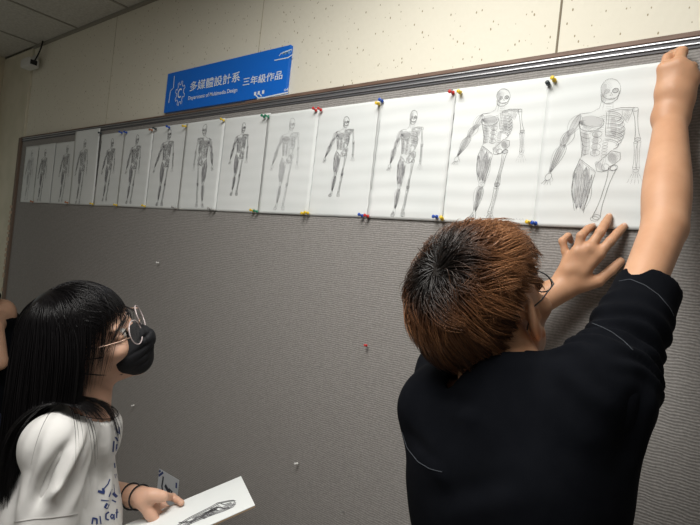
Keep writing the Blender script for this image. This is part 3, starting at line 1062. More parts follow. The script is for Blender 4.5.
class Field:
    def __init__(self):
        self.p = []

    def cone(self, a, b, ra, rb, k=0.012, op='u'):
        self.p.append(('c', np.asarray(a, float), np.asarray(b, float), ra, rb, k, op))
        return self

    def chain(self, pts, rs, k=0.012):
        """one limb: a smooth tapering tube through the points"""
        P = [np.asarray(p, float) for p in pts]
        n = len(P)
        pp, rr = [], []
        for i in range(n - 1):
            for j in range(6 if n > 2 else 1):
                t = j / 6
                p0, p1, p2, p3 = P[max(i - 1, 0)], P[i], P[i + 1], P[min(i + 2, n - 1)]
                r0, r1, r2, r3 = rs[max(i - 1, 0)], rs[i], rs[i + 1], rs[min(i + 2, n - 1)]
                h = lambda a, b_, c, d: .5 * (2 * b_ + (c - a) * t + (2 * a - 5 * b_ + 4 * c - d) * t * t + (3 * b_ - a - 3 * c + d) * t ** 3)
                pp.append(h(p0, p1, p2, p3)); rr.append(h(r0, r1, r2, r3))
        pp.append(P[-1]); rr.append(rs[-1])
        A = np.array(pp)
        R_ = np.array(rr)
        self.p.append(('t', A, R_, None, None, k, 'u'))
        return self

    def ell(self, c, r, R=None, k=0.012, op='u'):
        self.p.append(('e', np.asarray(c, float), np.asarray(r, float), np.eye(3) if R is None else R, None, k, op))
        return self

    def bounds(self):
        lo, hi = np.full(3, 1e9), np.full(3, -1e9)
        for q in self.p:
            if q[6] != 'u':
                continue
            if q[0] == 't':
                lo = np.minimum(lo, (q[1] - q[2][:, None]).min(0)); hi = np.maximum(hi, (q[1] + q[2][:, None]).max(0))
            elif q[0] == 'c':
                for c, r in ((q[1], q[3]), (q[2], q[4])):
                    lo = np.minimum(lo, c - r); hi = np.maximum(hi, c + r)
            else:
                e = np.sqrt(((q[3] * q[2][None, :]) ** 2).sum(1))
                lo = np.minimum(lo, q[1] - e); hi = np.maximum(hi, q[1] + e)
        return lo, hi

    def evaluate(self, h, grow=0.0, pad=0.02):
        lo, hi = self.bounds()
        lo = lo - pad - grow; hi = hi + pad + grow
        n = np.ceil((hi - lo) / h).astype(int) + 1
        ax = [(lo[i] + h * np.arange(n[i])).astype(np.float32) for i in range(3)]
        F = np.full(n, 0.5, np.float32)
        for q in self.p:
            k = q[5]
            m = k + 4 * h + 0.012 + abs(grow)
            if q[0] == 't':
                l = (q[1] - q[2][:, None]).min(0) - m; u = (q[1] + q[2][:, None]).max(0) + m
            elif q[0] == 'c':
                l = np.minimum(q[1] - q[3], q[2] - q[4]) - m
                u = np.maximum(q[1] + q[3], q[2] + q[4]) + m
            else:
                e = np.sqrt(((q[3] * q[2][None, :]) ** 2).sum(1)) + m
                l, u = q[1] - e, q[1] + e
            i0 = np.clip(np.floor((l - lo) / h).astype(int), 0, n); i1 = np.clip(np.ceil((u - lo) / h).astype(int) + 1, 0, n)
            if (i1 <= i0).any():
                continue
            sl = tuple(slice(a, b) for a, b in zip(i0, i1))
            X = ax[0][sl[0]][:, None, None]; Y = ax[1][sl[1]][None, :, None]; Z = ax[2][sl[2]][None, None, :]
            if q[0] == 't':
                D = None
                for i in range(len(q[1]) - 1):
                    a, b_ = q[1][i], q[1][i + 1]
                    d = b_ - a
                    t = np.clip(((X - a[0]) * d[0] + (Y - a[1]) * d[1] + (Z - a[2]) * d[2]) / (float(d @ d) + 1e-12), 0, 1)
                    Di = np.sqrt((X - a[0] - t * d[0]) ** 2 + (Y - a[1] - t * d[1]) ** 2 + (Z - a[2] - t * d[2]) ** 2) - (q[2][i] + (q[2][i + 1] - q[2][i]) * t)
                    D = Di if D is None else np.minimum(D, Di)
            elif q[0] == 'c':
                a, b_ = q[1], q[2]
                d = b_ - a
                L2 = float(d @ d) + 1e-12
                t = np.clip(((X - a[0]) * d[0] + (Y - a[1]) * d[1] + (Z - a[2]) * d[2]) / L2, 0, 1)
                D = np.sqrt((X - a[0] - t * d[0]) ** 2 + (Y - a[1] - t * d[1]) ** 2 + (Z - a[2] - t * d[2]) ** 2) - (q[3] + (q[4] - q[3]) * t)
            else:
                c, r, R = q[1], q[2], q[3]
                x, y, z = X - c[0], Y - c[1], Z - c[2]
                lx_ = (x * R[0, 0] + y * R[1, 0] + z * R[2, 0]); ly_ = (x * R[0, 1] + y * R[1, 1] + z * R[2, 1]); lz_ = (x * R[0, 2] + y * R[1, 2] + z * R[2, 2])
                k0 = np.sqrt((lx_ / r[0]) ** 2 + (ly_ / r[1]) ** 2 + (lz_ / r[2]) ** 2)
                k1 = np.sqrt((lx_ / r[0] ** 2) ** 2 + (ly_ / r[1] ** 2) ** 2 + (lz_ / r[2] ** 2) ** 2) + 1e-9
                D = k0 * (k0 - 1.0) / k1
            G = F[sl]
            if q[6] == 'u':
                hh = np.maximum(k - np.abs(G - D), 0) / max(k, 1e-6)
                F[sl] = np.minimum(G, D) - hh * hh * k * 0.25
            else:
                D = -D
                hh = np.maximum(k - np.abs(G - D), 0) / max(k, 1e-6)
                F[sl] = np.maximum(G, D) + hh * hh * k * 0.25
        return F - np.float32(grow), lo, h, ax


def surface_nets(F, lo, h):
    n = np.array(F.shape)
    S = F < 0
    c = S[:-1, :-1, :-1].astype(np.int8)
    tot = np.zeros(n - 1, np.int8)
    for dx in (0, 1):
        for dy in (0, 1):
            for dz in (0, 1):
                tot += S[dx:n[0] - 1 + dx, dy:n[1] - 1 + dy, dz:n[2] - 1 + dz]
    act = (tot > 0) & (tot < 8)
    I = np.argwhere(act)
    idx = np.full(n - 1, -1, np.int64)
    idx[act] = np.arange(len(I))
    acc = np.zeros((len(I), 3)); cnt = np.zeros(len(I))
    cor = [(0, 0, 0), (1, 0, 0), (0, 1, 0), (1, 1, 0), (0, 0, 1), (1, 0, 1), (0, 1, 1), (1, 1, 1)]
    vals = [F[I[:, 0] + a, I[:, 1] + b_, I[:, 2] + d] for (a, b_, d) in cor]
    for i in range(8):
        for j in range(i + 1, 8):
            df = np.array(cor[j]) - np.array(cor[i])
            if np.abs(df).sum() != 1:
                continue
            vi, vj = vals[i], vals[j]
            mk = (vi < 0) != (vj < 0)
            t = np.where(mk, vi / np.where(mk, vi - vj, 1), 0)
            P = np.array(cor[i])[None] + t[:, None] * df[None]
            acc[mk] += P[mk]; cnt[mk] += 1
    V = (I + acc / np.maximum(cnt, 1)[:, None]) * h + lo
    Q = []
    for axis in range(3):
        o = [a for a in range(3) if a != axis]
        s0 = [slice(1, None)] * 3; s1 = [slice(1, None)] * 3
        A = np.swapaxes(S, 0, axis)
        a0 = A[:-1]; a1 = A[1:]
        E0 = np.argwhere(a0 != a1)
        # back to xyz
        if axis != 0:
            E0 = E0[:, [axis if k == 0 else (0 if k == axis else k) for k in range(3)]]
        ok = (E0[:, o[0]] > 0) & (E0[:, o[1]] > 0) & (E0[:, o[0]] < n[o[0]] - 1) & (E0[:, o[1]] < n[o[1]] - 1)
        E0 = E0[ok]
        ins = S[E0[:, 0], E0[:, 1], E0[:, 2]]
        cells = []
        for (p, q) in ((1, 1), (0, 1), (0, 0), (1, 0)):
            C_ = E0.copy()
            C_[:, o[0]] -= p; C_[:, o[1]] -= q
            cells.append(idx[C_[:, 0], C_[:, 1], C_[:, 2]])
        q4 = np.stack(cells, 1)
        flip = ins if axis != 1 else ~ins
        q4 = np.where(flip[:, None], q4, q4[:, ::-1])
        Q.append(q4)
    Q = np.concatenate(Q)
    Q = Q[(Q >= 0).all(1)]
    return V, Q


def vnormals(V, Q):
    a, b_, c, d = V[Q[:, 0]], V[Q[:, 1]], V[Q[:, 2]], V[Q[:, 3]]
    N_ = np.cross(c - a, d - b_)
    out_ = np.zeros_like(V)
    for k in range(4):
        np.add.at(out_, Q[:, k], N_)
    return out_ / (np.linalg.norm(out_, axis=1, keepdims=True) + 1e-12)


def relax(V, Q, it=2, lam=0.5):
    for _ in range(it):
        S_ = np.zeros_like(V); c = np.zeros(len(V))
        for k in range(4):
            for kk in (1, 3):
                np.add.at(S_, Q[:, k], V[Q[:, (k + kk) % 4]])
                np.add.at(c, Q[:, k], 1)
        V = V + lam * (S_ / np.maximum(c, 1)[:, None] - V)
    return V


def grow_mesh(fields, it=2):
    """[(field, resolution)] -> one mesh"""
    Vs, Qs, o = [], [], 0
    for f, h in fields:
        F, lo, h, ax = f.evaluate(h)
        V, Q = surface_nets(F, lo, h)
        V = relax(V, Q, it)
        Vs.append(V); Qs.append(Q + o); o += len(V)
    return np.concatenate(Vs), np.concatenate(Qs)


def cloth_shell(f, h, thick, cuts=(), it=3, carve=None):
    """a garment: shell of the field, cut open by half-space discs (centre, direction, radius)"""
    F, lo, h, ax = f.evaluate(h, pad=0.03)
    G = np.maximum(F, -(F + thick))
    X, Y, Z = ax[0][:, None, None], ax[1][None, :, None], ax[2][None, None, :]
    for (c, d, R) in cuts:
        if isinstance(R, tuple):       # a round opening bored along c -> d
            a = np.asarray(c); e = np.asarray(d) - a
            t = np.clip(((X - a[0]) * e[0] + (Y - a[1]) * e[1] + (Z - a[2]) * e[2]) / (e @ e), 0, 1)
            D = np.sqrt((X - a[0] - t * e[0]) ** 2 + (Y - a[1] - t * e[1]) ** 2 + (Z - a[2] - t * e[2]) ** 2) - R[0]
            G = np.maximum(G, -D)
            continue
        d = nrm(d)
        dt = (X - c[0]) * d[0] + (Y - c[1]) * d[1] + (Z - c[2]) * d[2]
        rr = np.sqrt((X - c[0]) ** 2 + (Y - c[1]) ** 2 + (Z - c[2]) ** 2)
        D = np.maximum(-dt, rr - R)
        G = np.maximum(G, -D)
    V, Q = surface_nets(G, lo, h)
    V = relax(V, Q, it)
    return V, Q


def creases(V, Nn, segs):
    """press soft creases (polyline, width, depth) into a surface; negative depth raises a fold"""
    disp = np.zeros(len(V))
    for (pts, w, dp) in segs:
        dist = np.full(len(V), 9.0)
        tt = np.zeros(len(V))
        for i in range(len(pts) - 1):
            a, b_ = np.asarray(pts[i]), np.asarray(pts[i + 1])
            d = b_ - a
            t = np.clip(((V - a) @ d) / (d @ d + 1e-12), 0, 1)
            di = np.linalg.norm(V - a - t[:, None] * d, axis=1)
            m = di < dist
            dist = np.where(m, di, dist)
            tt = np.where(m, (i + t) / (len(pts) - 1), tt)
        disp -= dp * np.sin(np.pi * np.clip(tt * .86 + .07, 0, 1)) * np.exp(-(dist / w) ** 2)
    return V + Nn * disp[:, None]


def ripple(V, Nn, amp, scale, seed=0, stretch=(1, 1, 1)):
    s = np.array([noise.noise(Vector((v[0] * scale * stretch[0] + seed, v[1] * scale * stretch[1], v[2] * scale * stretch[2]))) for v in V])
    return V + Nn * (amp * s)[:, None]


def add_head(f, c, R, s=1.0, fem=False):
    """head prims in a frame R (right, forward, up) about its middle c"""
    P = lambda x, y, z: c + R @ (np.array([x, y, z]) * s)
    f.ell(P(0, -.012, .032), np.array([.074, .094, .083]) * s, R, .01)
    f.ell(P(0, .022, -.030), np.array([.062, .068, .078]) * s, R, .02)
    f.ell(P(0, .030, -.072), np.array([.050, .052, .036]) * s, R, .02)
    f.cone(P(-.048, .005, -.055), P(-.016, .078, -.098), .016 * s, .014 * s, .02)
    f.cone(P(.048, .005, -.055), P(.016, .078, -.098), .016 * s, .014 * s, .02)
    f.ell(P(0, .078, -.098), np.array([.018, .016, .015]) * s, R, .015)
    for k in (-1, 1):
        f.ell(P(.028 * k, .074, .022), np.array([.024, .0115, .008]) * s, R, .014)
        f.ell(P(.042 * k, .062, -.028), np.array([.024, .022, .018]) * s, R, .018)
        f.ell(P(.031 * k, .098, .002), np.array([.017, .016, .010]) * s, R, .010, 's')
        f.cone(P(.018 * k, .0855, .003), P(.044 * k, .0775, .002), .0085 * s, .0085 * s, .004)       # lids
        f.ell(P(.012 * k, .097, -.034), np.array([.009, .010, .007]) * s, R, .006)                  # nostril wings
    f.cone(P(0, .088, .008), P(0, .108, -.028), .0075 * s, .0095 * s, .010)
    f.ell(P(0, .108, -.030), np.array([.010, .009, .009]) * s, R, .006)
    f.ell(P(0, .087, -.062), np.array([.022, .011, .006]) * s, R, .004)
    f.ell(P(0, .086, -.073), np.array([.019, .011, .007]) * s, R, .004)
    f.ell(P(0, .102, -.0672), np.array([.022, .010, .0016]) * s, R, .003, 's')
    for k in (-1, 1):                                                                                # ears
        Re = R @ np.array(Matrix.Rotation(0.5 * k, 3, 'Z')) @ np.array(Matrix.Rotation(-0.2, 3, 'X'))
        f.ell(P(.0800 * k, -.012, -.004), np.array([.0085, .020, .032]) * s, Re, .006)
        f.ell(P(.0875 * k, -.007, .002), np.array([.006, .011, .018]) * s, Re, .004, 's')
        f.ell(P(.0800 * k, -.003, -.030), np.array([.007, .009, .009]) * s, Re, .006)
        f.cone(P(.079 * k, .004, -.012), P(.079 * k, .004, .002), .004 * s, .003 * s, .003)


def add_eyes(c, R, s, parent):
    for k in (-1, 1):
        p = c + R @ (np.array([.031 * k, .0805, .002]) * s)
        d = R @ nrm([0.04 * k, 1, 0])
        prof = [(-.0115 * math.cos(math.pi * i / 12) * s, max(.0001, .0115 * math.sin(math.pi * i / 12)) * s) for i in range(13)]
        e = link('eye', lathe_mesh(prof, p, d, 16), M_eye, parent, True)
        link('iris', lathe_mesh([(.0093 * s, .0056 * s), (.0112 * s, .0044 * s), (.0119 * s, .0020 * s)], p, d, 14), M_iris, e, True)


def finger(f, pts, r0, k=0.004):
    """one finger: pts from the knuckle to the tip, thinning; knuckle beads"""
    n = len(pts)
    rs = [r0 * (1.0 - 0.24 * i / (n - 1)) for i in range(n)]
    for i in range(n - 1):
        mid = (np.asarray(pts[i]) + np.asarray(pts[i + 1])) / 2
        f.cone(pts[i], mid, rs[i] * 1.03, (rs[i] + rs[i + 1]) / 2 * .95, k)
        f.cone(mid, pts[i + 1], (rs[i] + rs[i + 1]) / 2 * .95, rs[i + 1] * 1.03, k)


def tri_strands(P, r, dye_shade=None):
    """P (n strands, m points, 3) -> thin three-sided tapering strands; returns V, quads, per-vertex value"""
    n, m, _ = P.shape
    T = np.gradient(P, axis=1)
    T /= np.linalg.norm(T, axis=2, keepdims=True) + 1e-9
    ref = nrm([0.31, 0.2, 0.93])
    A = np.cross(T, ref); A /= np.linalg.norm(A, axis=2, keepdims=True) + 1e-9
    B_ = np.cross(T, A)
    tp = np.concatenate([np.linspace(0.75, 1, m // 3), np.linspace(1, 0.12, m - m // 3)])
    rr = (r[:, None] * tp[None])[:, :, None]
    rings = [P + rr * (math.cos(a) * A + math.sin(a) * B_) for a in (0, 2.094, 4.188)]
    V = np.stack(rings, 2).reshape(-1, 3)
    base = (np.arange(n)[:, None] * m + np.arange(m - 1)[None]).reshape(-1) * 3
    Q = []
    for k in range(3):
        Q.append(np.stack([base + k, base + (k + 1) % 3, base + 3 + (k + 1) % 3, base + 3 + k], 1))
    Q = np.concatenate(Q)
    d = None if dye_shade is None else np.repeat(dye_shade.reshape(-1), 3)
    return V, Q, d


def hair_object(name, parts, m, parent):
    Vs, Qs, Ds, o = [], [], [], 0
    for V, Q, d in parts:
        Vs.append(V); Qs.append(Q + o); o += len(V)
        Ds.append(np.zeros(len(V)) if d is None else d)
    V = np.concatenate(Vs)
    me = mesh_np(V, np.concatenate(Qs))
    a = me.attributes.new('dye_shade', 'FLOAT', 'POINT')
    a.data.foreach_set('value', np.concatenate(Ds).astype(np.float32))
    return link(name, me, m, parent, True)


def spectacles(c, R, s, parent, mframe, rim_r=0.0011, lens_rx=.025, lens_ry=.021, mrim=None, y=.112, zc=-.004, pant=0.0):
    P = lambda x, yy, z: c + R @ (np.array([x, yy, z]) * s)
    g = link('spectacles', tube_mesh([P(-.009, y + .002, zc + .006), P(0, y + .004, zc + .010), P(.009, y + .002, zc + .006)], rim_r * s, 6), mframe, parent, True)
    for k in (-1, 1):
        ring, disc = [], []
        for i in range(28):
            a = 2 * math.pi * i / 28
            x = .0335 * k + lens_rx * math.cos(a); z = zc + lens_ry * math.sin(a)
            yy = y - .14 * max(0, abs(x) - .01) + pant * (z - zc)
            ring.append(P(x, yy, z))
        link('rim', tube_mesh(ring, rim_r * s, 6, True), mrim or mframe, g, True)
        link('lens', mesh(ring + [np.mean(ring, 0) + R @ np.array([0, .001, 0])], [(i, (i + 1) % 28, 28) for i in range(28)]), M_lens, g, True)
        xo = (.0335 + lens_rx)
        yo = y - .14 * (xo - .01)
        link('temple', tube_mesh([P(xo * k, yo, zc + .006), P(.070 * k, yo - .02, zc + .008), P(.079 * k, .02, zc + .012), P(.081 * k, -.012, zc + .016), P(.079 * k, -.032, zc - .006)], rim_r * s, 6), mframe, g, True)
    return g


def legs_field(f, hipL, hipR, kneeL, kneeR, ankL, ankR, grow=0.0):
    for h_, k_, a_ in ((hipL, kneeL, ankL), (hipR, kneeR, ankR)):
        f.chain([h_, (h_ + k_) / 2, k_, k_ * .65 + a_ * .35, a_], [.085 + grow, .075 + grow, .055 + grow, .054 + grow, .038 + grow * 1.4], .02)


def shoes(ank, fwd, parent):
    fwd = nrm([fwd[0], fwd[1], 0])
    for a in ank:
        f = Field()
        g = np.array([a[0], a[1], 0.0])
        f.chain([g + [0, 0, .075], g + [0, 0, .045], g + fwd * .06 + [0, 0, .045], g + fwd * .15 + [0, 0, .034]], [.040, .043, .040, .030], .02)
        f.ell(g + fwd * -.03 + np.array([0, 0, .035]), (.040, .040, .032), None, .02)
        V, Q = grow_mesh([(f, .006)])
        V[:, 2] = np.maximum(V[:, 2], 0.012)
        sh = link('shoe', mesh_np(V, Q), M_shoe, parent, True)
        side = np.array([-fwd[1], fwd[0], 0])
        ring = []
        for i in range(24):
            an = 2 * math.pi * i / 24
            ring.append(g + fwd * (.055 + .125 * math.cos(an)) + side * (.044 * math.sin(an)) * (1 - .12 * math.cos(an)))
        n = 24
        Vv = [p + [0, 0, .001] for p in ring] + [p + [0, 0, .018] for p in ring]
        Ff = [tuple(range(n - 1, -1, -1)), tuple(range(n, 2 * n))] + [(i, (i + 1) % n, n + (i + 1) % n, n + i) for i in range(n)]
        link('sole', mesh(Vv, Ff), M_sole, sh)


def palm(f, wr, mcps, r=.0125, thick=.012, th=None, k=.008):
    ws = [wr + (m - np.mean(mcps, 0)) * .35 for m in mcps]
    for w_, m in zip(ws, mcps):
        f.cone(w_, m, r * 1.1, r * .88, k)
    for i in range(len(mcps) - 1):
        f.cone((ws[i] + mcps[i]) / 2, (ws[i + 1] + mcps[i + 1]) / 2, thick, thick, k)
        f.cone(mcps[i], mcps[i + 1], thick * .72, thick * .72, .008)
    if th is not None:
        f.chain([wr * .75 + th[0] * .25, th[0], th[1]], [.014, .0155, .0115], .012)


def nail(tip, prev, back, s, parent, m):
    d = nrm(np.asarray(tip) - np.asarray(prev))
    b_ = nrm(back - d * np.dot(back, d))
    sd = np.cross(d, b_)
    V = []
    for i in range(5):
        for j in range(5):
            u, v = -1 + i / 2, j / 4
            V.append(np.asarray(tip) + sd * u * .0042 * s + d * (v * .0095 - .0055) * s + b_ * (.0071 - .0022 * u * u - .002 * (v - .4) ** 2) * s)
    link('fingernail', mesh(V, [(i * 5 + j, i * 5 + j + 1, i * 5 + j + 6, i * 5 + j + 5) for i in range(4) for j in range(4)]), m, parent, True)


M_nail = mat('fingernail', (0.62, 0.40, 0.31), 0.3, 0.5)


def hits(bvh, px, py, off=0.0012):
    d = nrm(ray(px, py))
    h = bvh.ray_cast(Vector(CAM), Vector(d))
    if h[0] is None:
        return None
    return np.array(h[0]) - d * off


def fold(out_, bvh, a, b_, w, d, step):
    """a pressed crease and the raised fold beside it, laid on the cloth"""
    for (ox, oy, k) in ((0, 0, 1.0), (step[0], step[1], -.8)):
        p = [hits(bvh, a[0] + ox + (b_[0] - a[0]) * t, a[1] + oy + (b_[1] - a[1]) * t, 0) for t in (0, .33, .67, 1)]
        p = [q for q in p if q is not None]
        if len(p) > 1 and max(np.linalg.norm(u - v) for u, v in zip(p[:-1], p[1:])) < .12:
            out_.append((p, w, d * k))


def stitched(name, px_pts, bvh, r, m, parent, n=24):
    P = []
    px_pts = np.array(px_pts, float)
    seg = np.linspace(0, len(px_pts) - 1, n)
    for s in seg:
        i = min(int(s), len(px_pts) - 2)
        q = px_pts[i] + (px_pts[i + 1] - px_pts[i]) * (s - i)
        p = hits(bvh, q[0], q[1], .0006)
        if p is not None:
            P.append(p)
    if len(P) > 2:
        return link(name, tube_mesh(P, r, 5), m, parent)


# ------------------------------------------------------------------ the person pinning up the last sheet
Lsh, Rsh = at(445, 412, .80), at(600, 390, .645)
Lel = at(446, 345, 1.03)
Lwr = gap(561, 289, .050)
Rel = at(664.5, 228, .785)
Rwr = gap(670.5, 118, .048)
mid = (Lsh + Rsh) / 2
pel = np.array([mid[0], mid[1], .93]) + CR * .045 - np.array([0, .02, 0])
rt = nrm(Rsh - Lsh)
rt = nrm([rt[0], rt[1], rt[2] * .5])
tup = nrm(mid - pel)
RT = frame_from(nrm(np.cross(tup, rt)), tup)
tf = RT[:, 1]
neck = at(508, 386, .712)
hc = at(486, 309, .775)
HR = frame_from(cv(.67, .42, .62), cv(-.45, .80, -.40))
man = empty('person', (pel[0], pel[1], 0), 'person with tousled brown hair in a black t-shirt, raising one arm to the rail', 'person')
T = lambda x, y, z: pel + RT @ np.array([x, y, z])
LT = np.linalg.norm(mid - pel)


def man_torso(g=0.0):
    f = Field()
    f.ell(T(0, 0, 0), (.128 + g, .100 + g, .12 + g), RT, .04)
    f.ell(T(0, .01, .17), (.112 + g, .086 + g, .15 + g), RT, .05)
    f.ell(T(0, .0, LT - .15), (.122 + g, .096 + g, .17 + g), RT, .05)
    f.ell(T(.055, -.035, LT - .10), (.07 + g, .065 + g, .09 + g), RT, .05)
    f.ell(T(-.05, -.03, LT - .10), (.07 + g, .065 + g, .09 + g), RT, .05)
    f.cone(neck - tup * .045, Lsh, .046 + g, .044 + g, .04)
    f.cone(neck - tup * .045, Rsh, .046 + g, .046 + g, .04)
    f.cone(T(.06, 0, LT - .2), Rsh, .06 + g, .046 + g, .05)
    f.cone(T(-.06, 0, LT - .2), Lsh, .06 + g, .040 + g, .05)
    return f


hipL, hipR = T(-.072, 0, -.04), T(.072, 0, -.04)
kneeL, kneeR = np.array([hipL[0] - .01, hipL[1] + .03, .49]), np.array([hipR[0] + .02, hipR[1] + .03, .49])
ankL, ankR = np.array([hipL[0] - .02, hipL[1] - .01, .085]), np.array([hipR[0] + .03, hipR[1] - .02, .085])
body = man_torso(-.004)
body.cone(neck, neck * .45 + hc * .55 - HR[:, 1] * .012, .058, .054, .03)
legs_field(body, hipL, hipR, kneeL, kneeR, ankL, ankR, -.006)
head = Field()
head.cone(neck, hc + HR @ np.array([0, -.025, -.05]), .056, .052, .03)
head.chain([neck - tup * .05, neck], [.055, .054], .02)
add_head(head, hc, HR, 1.0)
armR = Field()
armR.chain([Rsh, Rsh * .5 + Rel * .5, Rel], [.030, .0280, .0312], .006)
armR.chain([Rel, Rel * .86 + Rwr * .14, Rel * .72 + Rwr * .28, Rel * .55 + Rwr * .45, Rel * .35 + Rwr * .65, Rwr], [.0312, .0335, .0350, .0338, .0300, .0243], .006)
armR.cone(Rwr + cv(-1, 0, 0) * .006, Rwr + cv(1, 0, 0) * .006, .0235, .0235, .01)
rI = [gap(664.5, 69, .058), gap(668, 58, .044), gap(672, 55, .022), gap(674, 60, .008)]
rM = [gap(678.5, 64.5, .060), gap(682, 52, .046), gap(680, 51.5, .022), gap(677, 58, .008)]
rR = [gap(687.5, 70, .054), gap(692, 67, .034), gap(689, 72, .014), gap(685, 76, .012)]
rP = [gap(692.5, 79, .046), gap(694.5, 78, .026), gap(691, 84, .014), gap(687, 86, .014)]
rT = [gap(666, 99, .034), gap(665, 85, .020), gap(667, 74, .012), gap(671, 64, .009)]
palm(armR, Rwr, [rI[0], rM[0], rR[0], rP[0]], .0135, .0125, rT, .016)
for pts, r in ((rI, .0092), (rM, .0096), (rR, .0088), (rP, .0076), (rT[1:], .0098)):
    finger(armR, pts, r)
armL = Field()
armL.chain([Lsh, Lsh * .5 + Lel * .5, Lel], [.046, .042, .037], .02)
armL.chain([Lel, Lel * .72 + Lwr * .28, Lel * .3 + Lwr * .7, Lwr], [.036, .038, .031, .0250], .006)
lP = [gap(568, 262, .046), gap(562.5, 241, .050), gap(568, 236, .026), gap(571, 241, .010)]
lR = [gap(577.5, 252, .052), gap(581, 236, .052), gap(588, 229, .030), gap(592.5, 226.5, .011)]
lM = [gap(589.5, 248, .048), gap(600, 232.5, .038), gap(605, 224, .022), gap(609, 217, .0085)]
lI = [gap(598.5, 254, .042), gap(610.5, 241, .034), gap(617.5, 233, .020), gap(624, 226.5, .0085)]
lT = [gap(580, 285, .040), gap(598, 281, .030), gap(611, 270.5, .019), gap(620.5, 261.5, .011)]
palm(armL, Lwr, [lP[0], lR[0], lM[0], lI[0]], .0135, .0125, lT)
for pts, r in ((lP, .0076), (lR, .0086), (lM, .0092), (lI, .0090), (lT[1:], .0102)):
    finger(armL, pts, r)
V, Q = grow_mesh([(body, .007), (head, .0026), (armR, .0024), (armL, .0024)], 2)
man_body = link('body', mesh_np(V, Q), M_skin_man, man, True)
for tp, pv in ((lI[3], lI[2]), (lM[3], lM[2]), (lR[3], lR[2]), (lT[3], lT[2])):
    nail(tp, pv, np.array([0.0, -1, .2]), 1.0, man_body, M_nail)
add_eyes(hc, HR, 1.0, man)
# t-shirt
f = man_torso(.008)
ua = nrm(Rel - Rsh)
hemR = at(649, 289, .742)
hemN = cv(.60, .66, .50)
f.chain([Rsh, Rsh * .55 + hemR * .45, hemR + ua * .055], [.050, .0455, .0420], .025)
f.cone(Rsh * .35 + hemR * .65 - tup * .012, T(.045, .0, LT - .24), .032, .052, .035)
la = nrm(Lel - Lsh)
f.chain([Lsh, Lsh + la * .155], [.056, .052], .045)
f.ell(T(0, -.005, -.08), (.188, .150, .27), RT, .06)
f.cone(neck - tup * .05, neck + tup * .022, .069, .059, .03)
V, Q = cloth_shell(f, .0048, .0098, [(hemR, hemN, .125), (Lsh + la * .14, la, .11), (neck + tup * .012, nrm(tup + cv(0, 0, .12)), .086), (T(0, 0, -.13), -tup, .4)])
Nn = vnormals(V, Q)
bv0 = BVHTree.FromPolygons([Vector(v) for v in V], [tuple(q) for q in Q])
Cz = []
for (a, b_, w, d) in (((404, 430), (442, 472), .010, .005), ((430, 392), (480, 408), .012, .004), ((648, 372), (622, 470), .014, .005), ((548, 372), (592, 440), .013, .005),
                      ((430, 500), (520, 478), .016, .004), ((560, 352), (612, 402), .011, .005), ((628, 330), (662, 352), .009, .004)):
    fold(Cz, bv0, a, b_, w * 1.1, d * 1.25, (9, 14))
V = creases(V, Nn, Cz)
V = ripple(V, Nn, .004, 14, 3.0)
sl = (V - Rsh) @ ua                       # gathers round the raised sleeve
rd = np.linalg.norm(V - Rsh - sl[:, None] * ua, axis=1)
wv_ = np.clip((sl + .02) / .05, 0, 1) * np.clip((np.linalg.norm(hemR - Rsh) - .035 - sl) / .05, 0, 1) * (rd < .085)
ph = np.array([noise.noise(Vector(v) * 16) for v in V])
V = V + Nn * (.0030 * wv_ * np.sin(sl / .0265 * 2 * math.pi + 4.5 * ph))[:, None]
man_shirt = link('t_shirt', mesh_np(V, Q), M_shirt_black, man, True)
bvs = BVHTree.FromPolygons([Vector(v) for v in V], [tuple(q) for q in Q])
stitched('hem_stitching', [(619, 281), (630, 279), (645, 285), (659, 295), (670, 308), (674, 316)], bvs, .0005, M_stitch, man_shirt, 30)
stitched('sleeve_seam', [(592, 323), (602, 327), (612, 332), (624, 341), (633, 350)], bvs, .00045, M_stitch, man_shirt)
stitched('sleeve_seam', [(402, 432), (407, 448), (418, 462), (430, 469), (442, 472)], bvs, .00045, M_stitch, man_shirt)
# trousers and shoes
f = Field()
f.ell(T(0, 0, -.01), (.142, .108, .115), RT, .03)
legs_field(f, hipL, hipR, kneeL, kneeR, ankL, ankR, .004)
V, Q = cloth_shell(f, .008, .014, [((ankL + [0, 0, .0]), (0, 0, -1), .15), ((ankR + [0, 0, .0]), (0, 0, -1), .15), (T(0, 0, .06), tup, .3)])
link('trousers', mesh_np(V, Q), M_trouser, man, True)
shoes((ankL, ankR), tf, man)


# hair
def hairline(d):
    azb = np.arctan2(np.abs(d[:, 0]), -d[:, 1])
    zmin = np.interp(azb, [0, .8, 1.05, 1.25, 1.5, 1.62, 1.9, 2.1, 2.5, 3.15], [-.80, -.74, -.45, .02, .25, .22, -.02, .32, .50, .58])
    return d[:, 2] > zmin


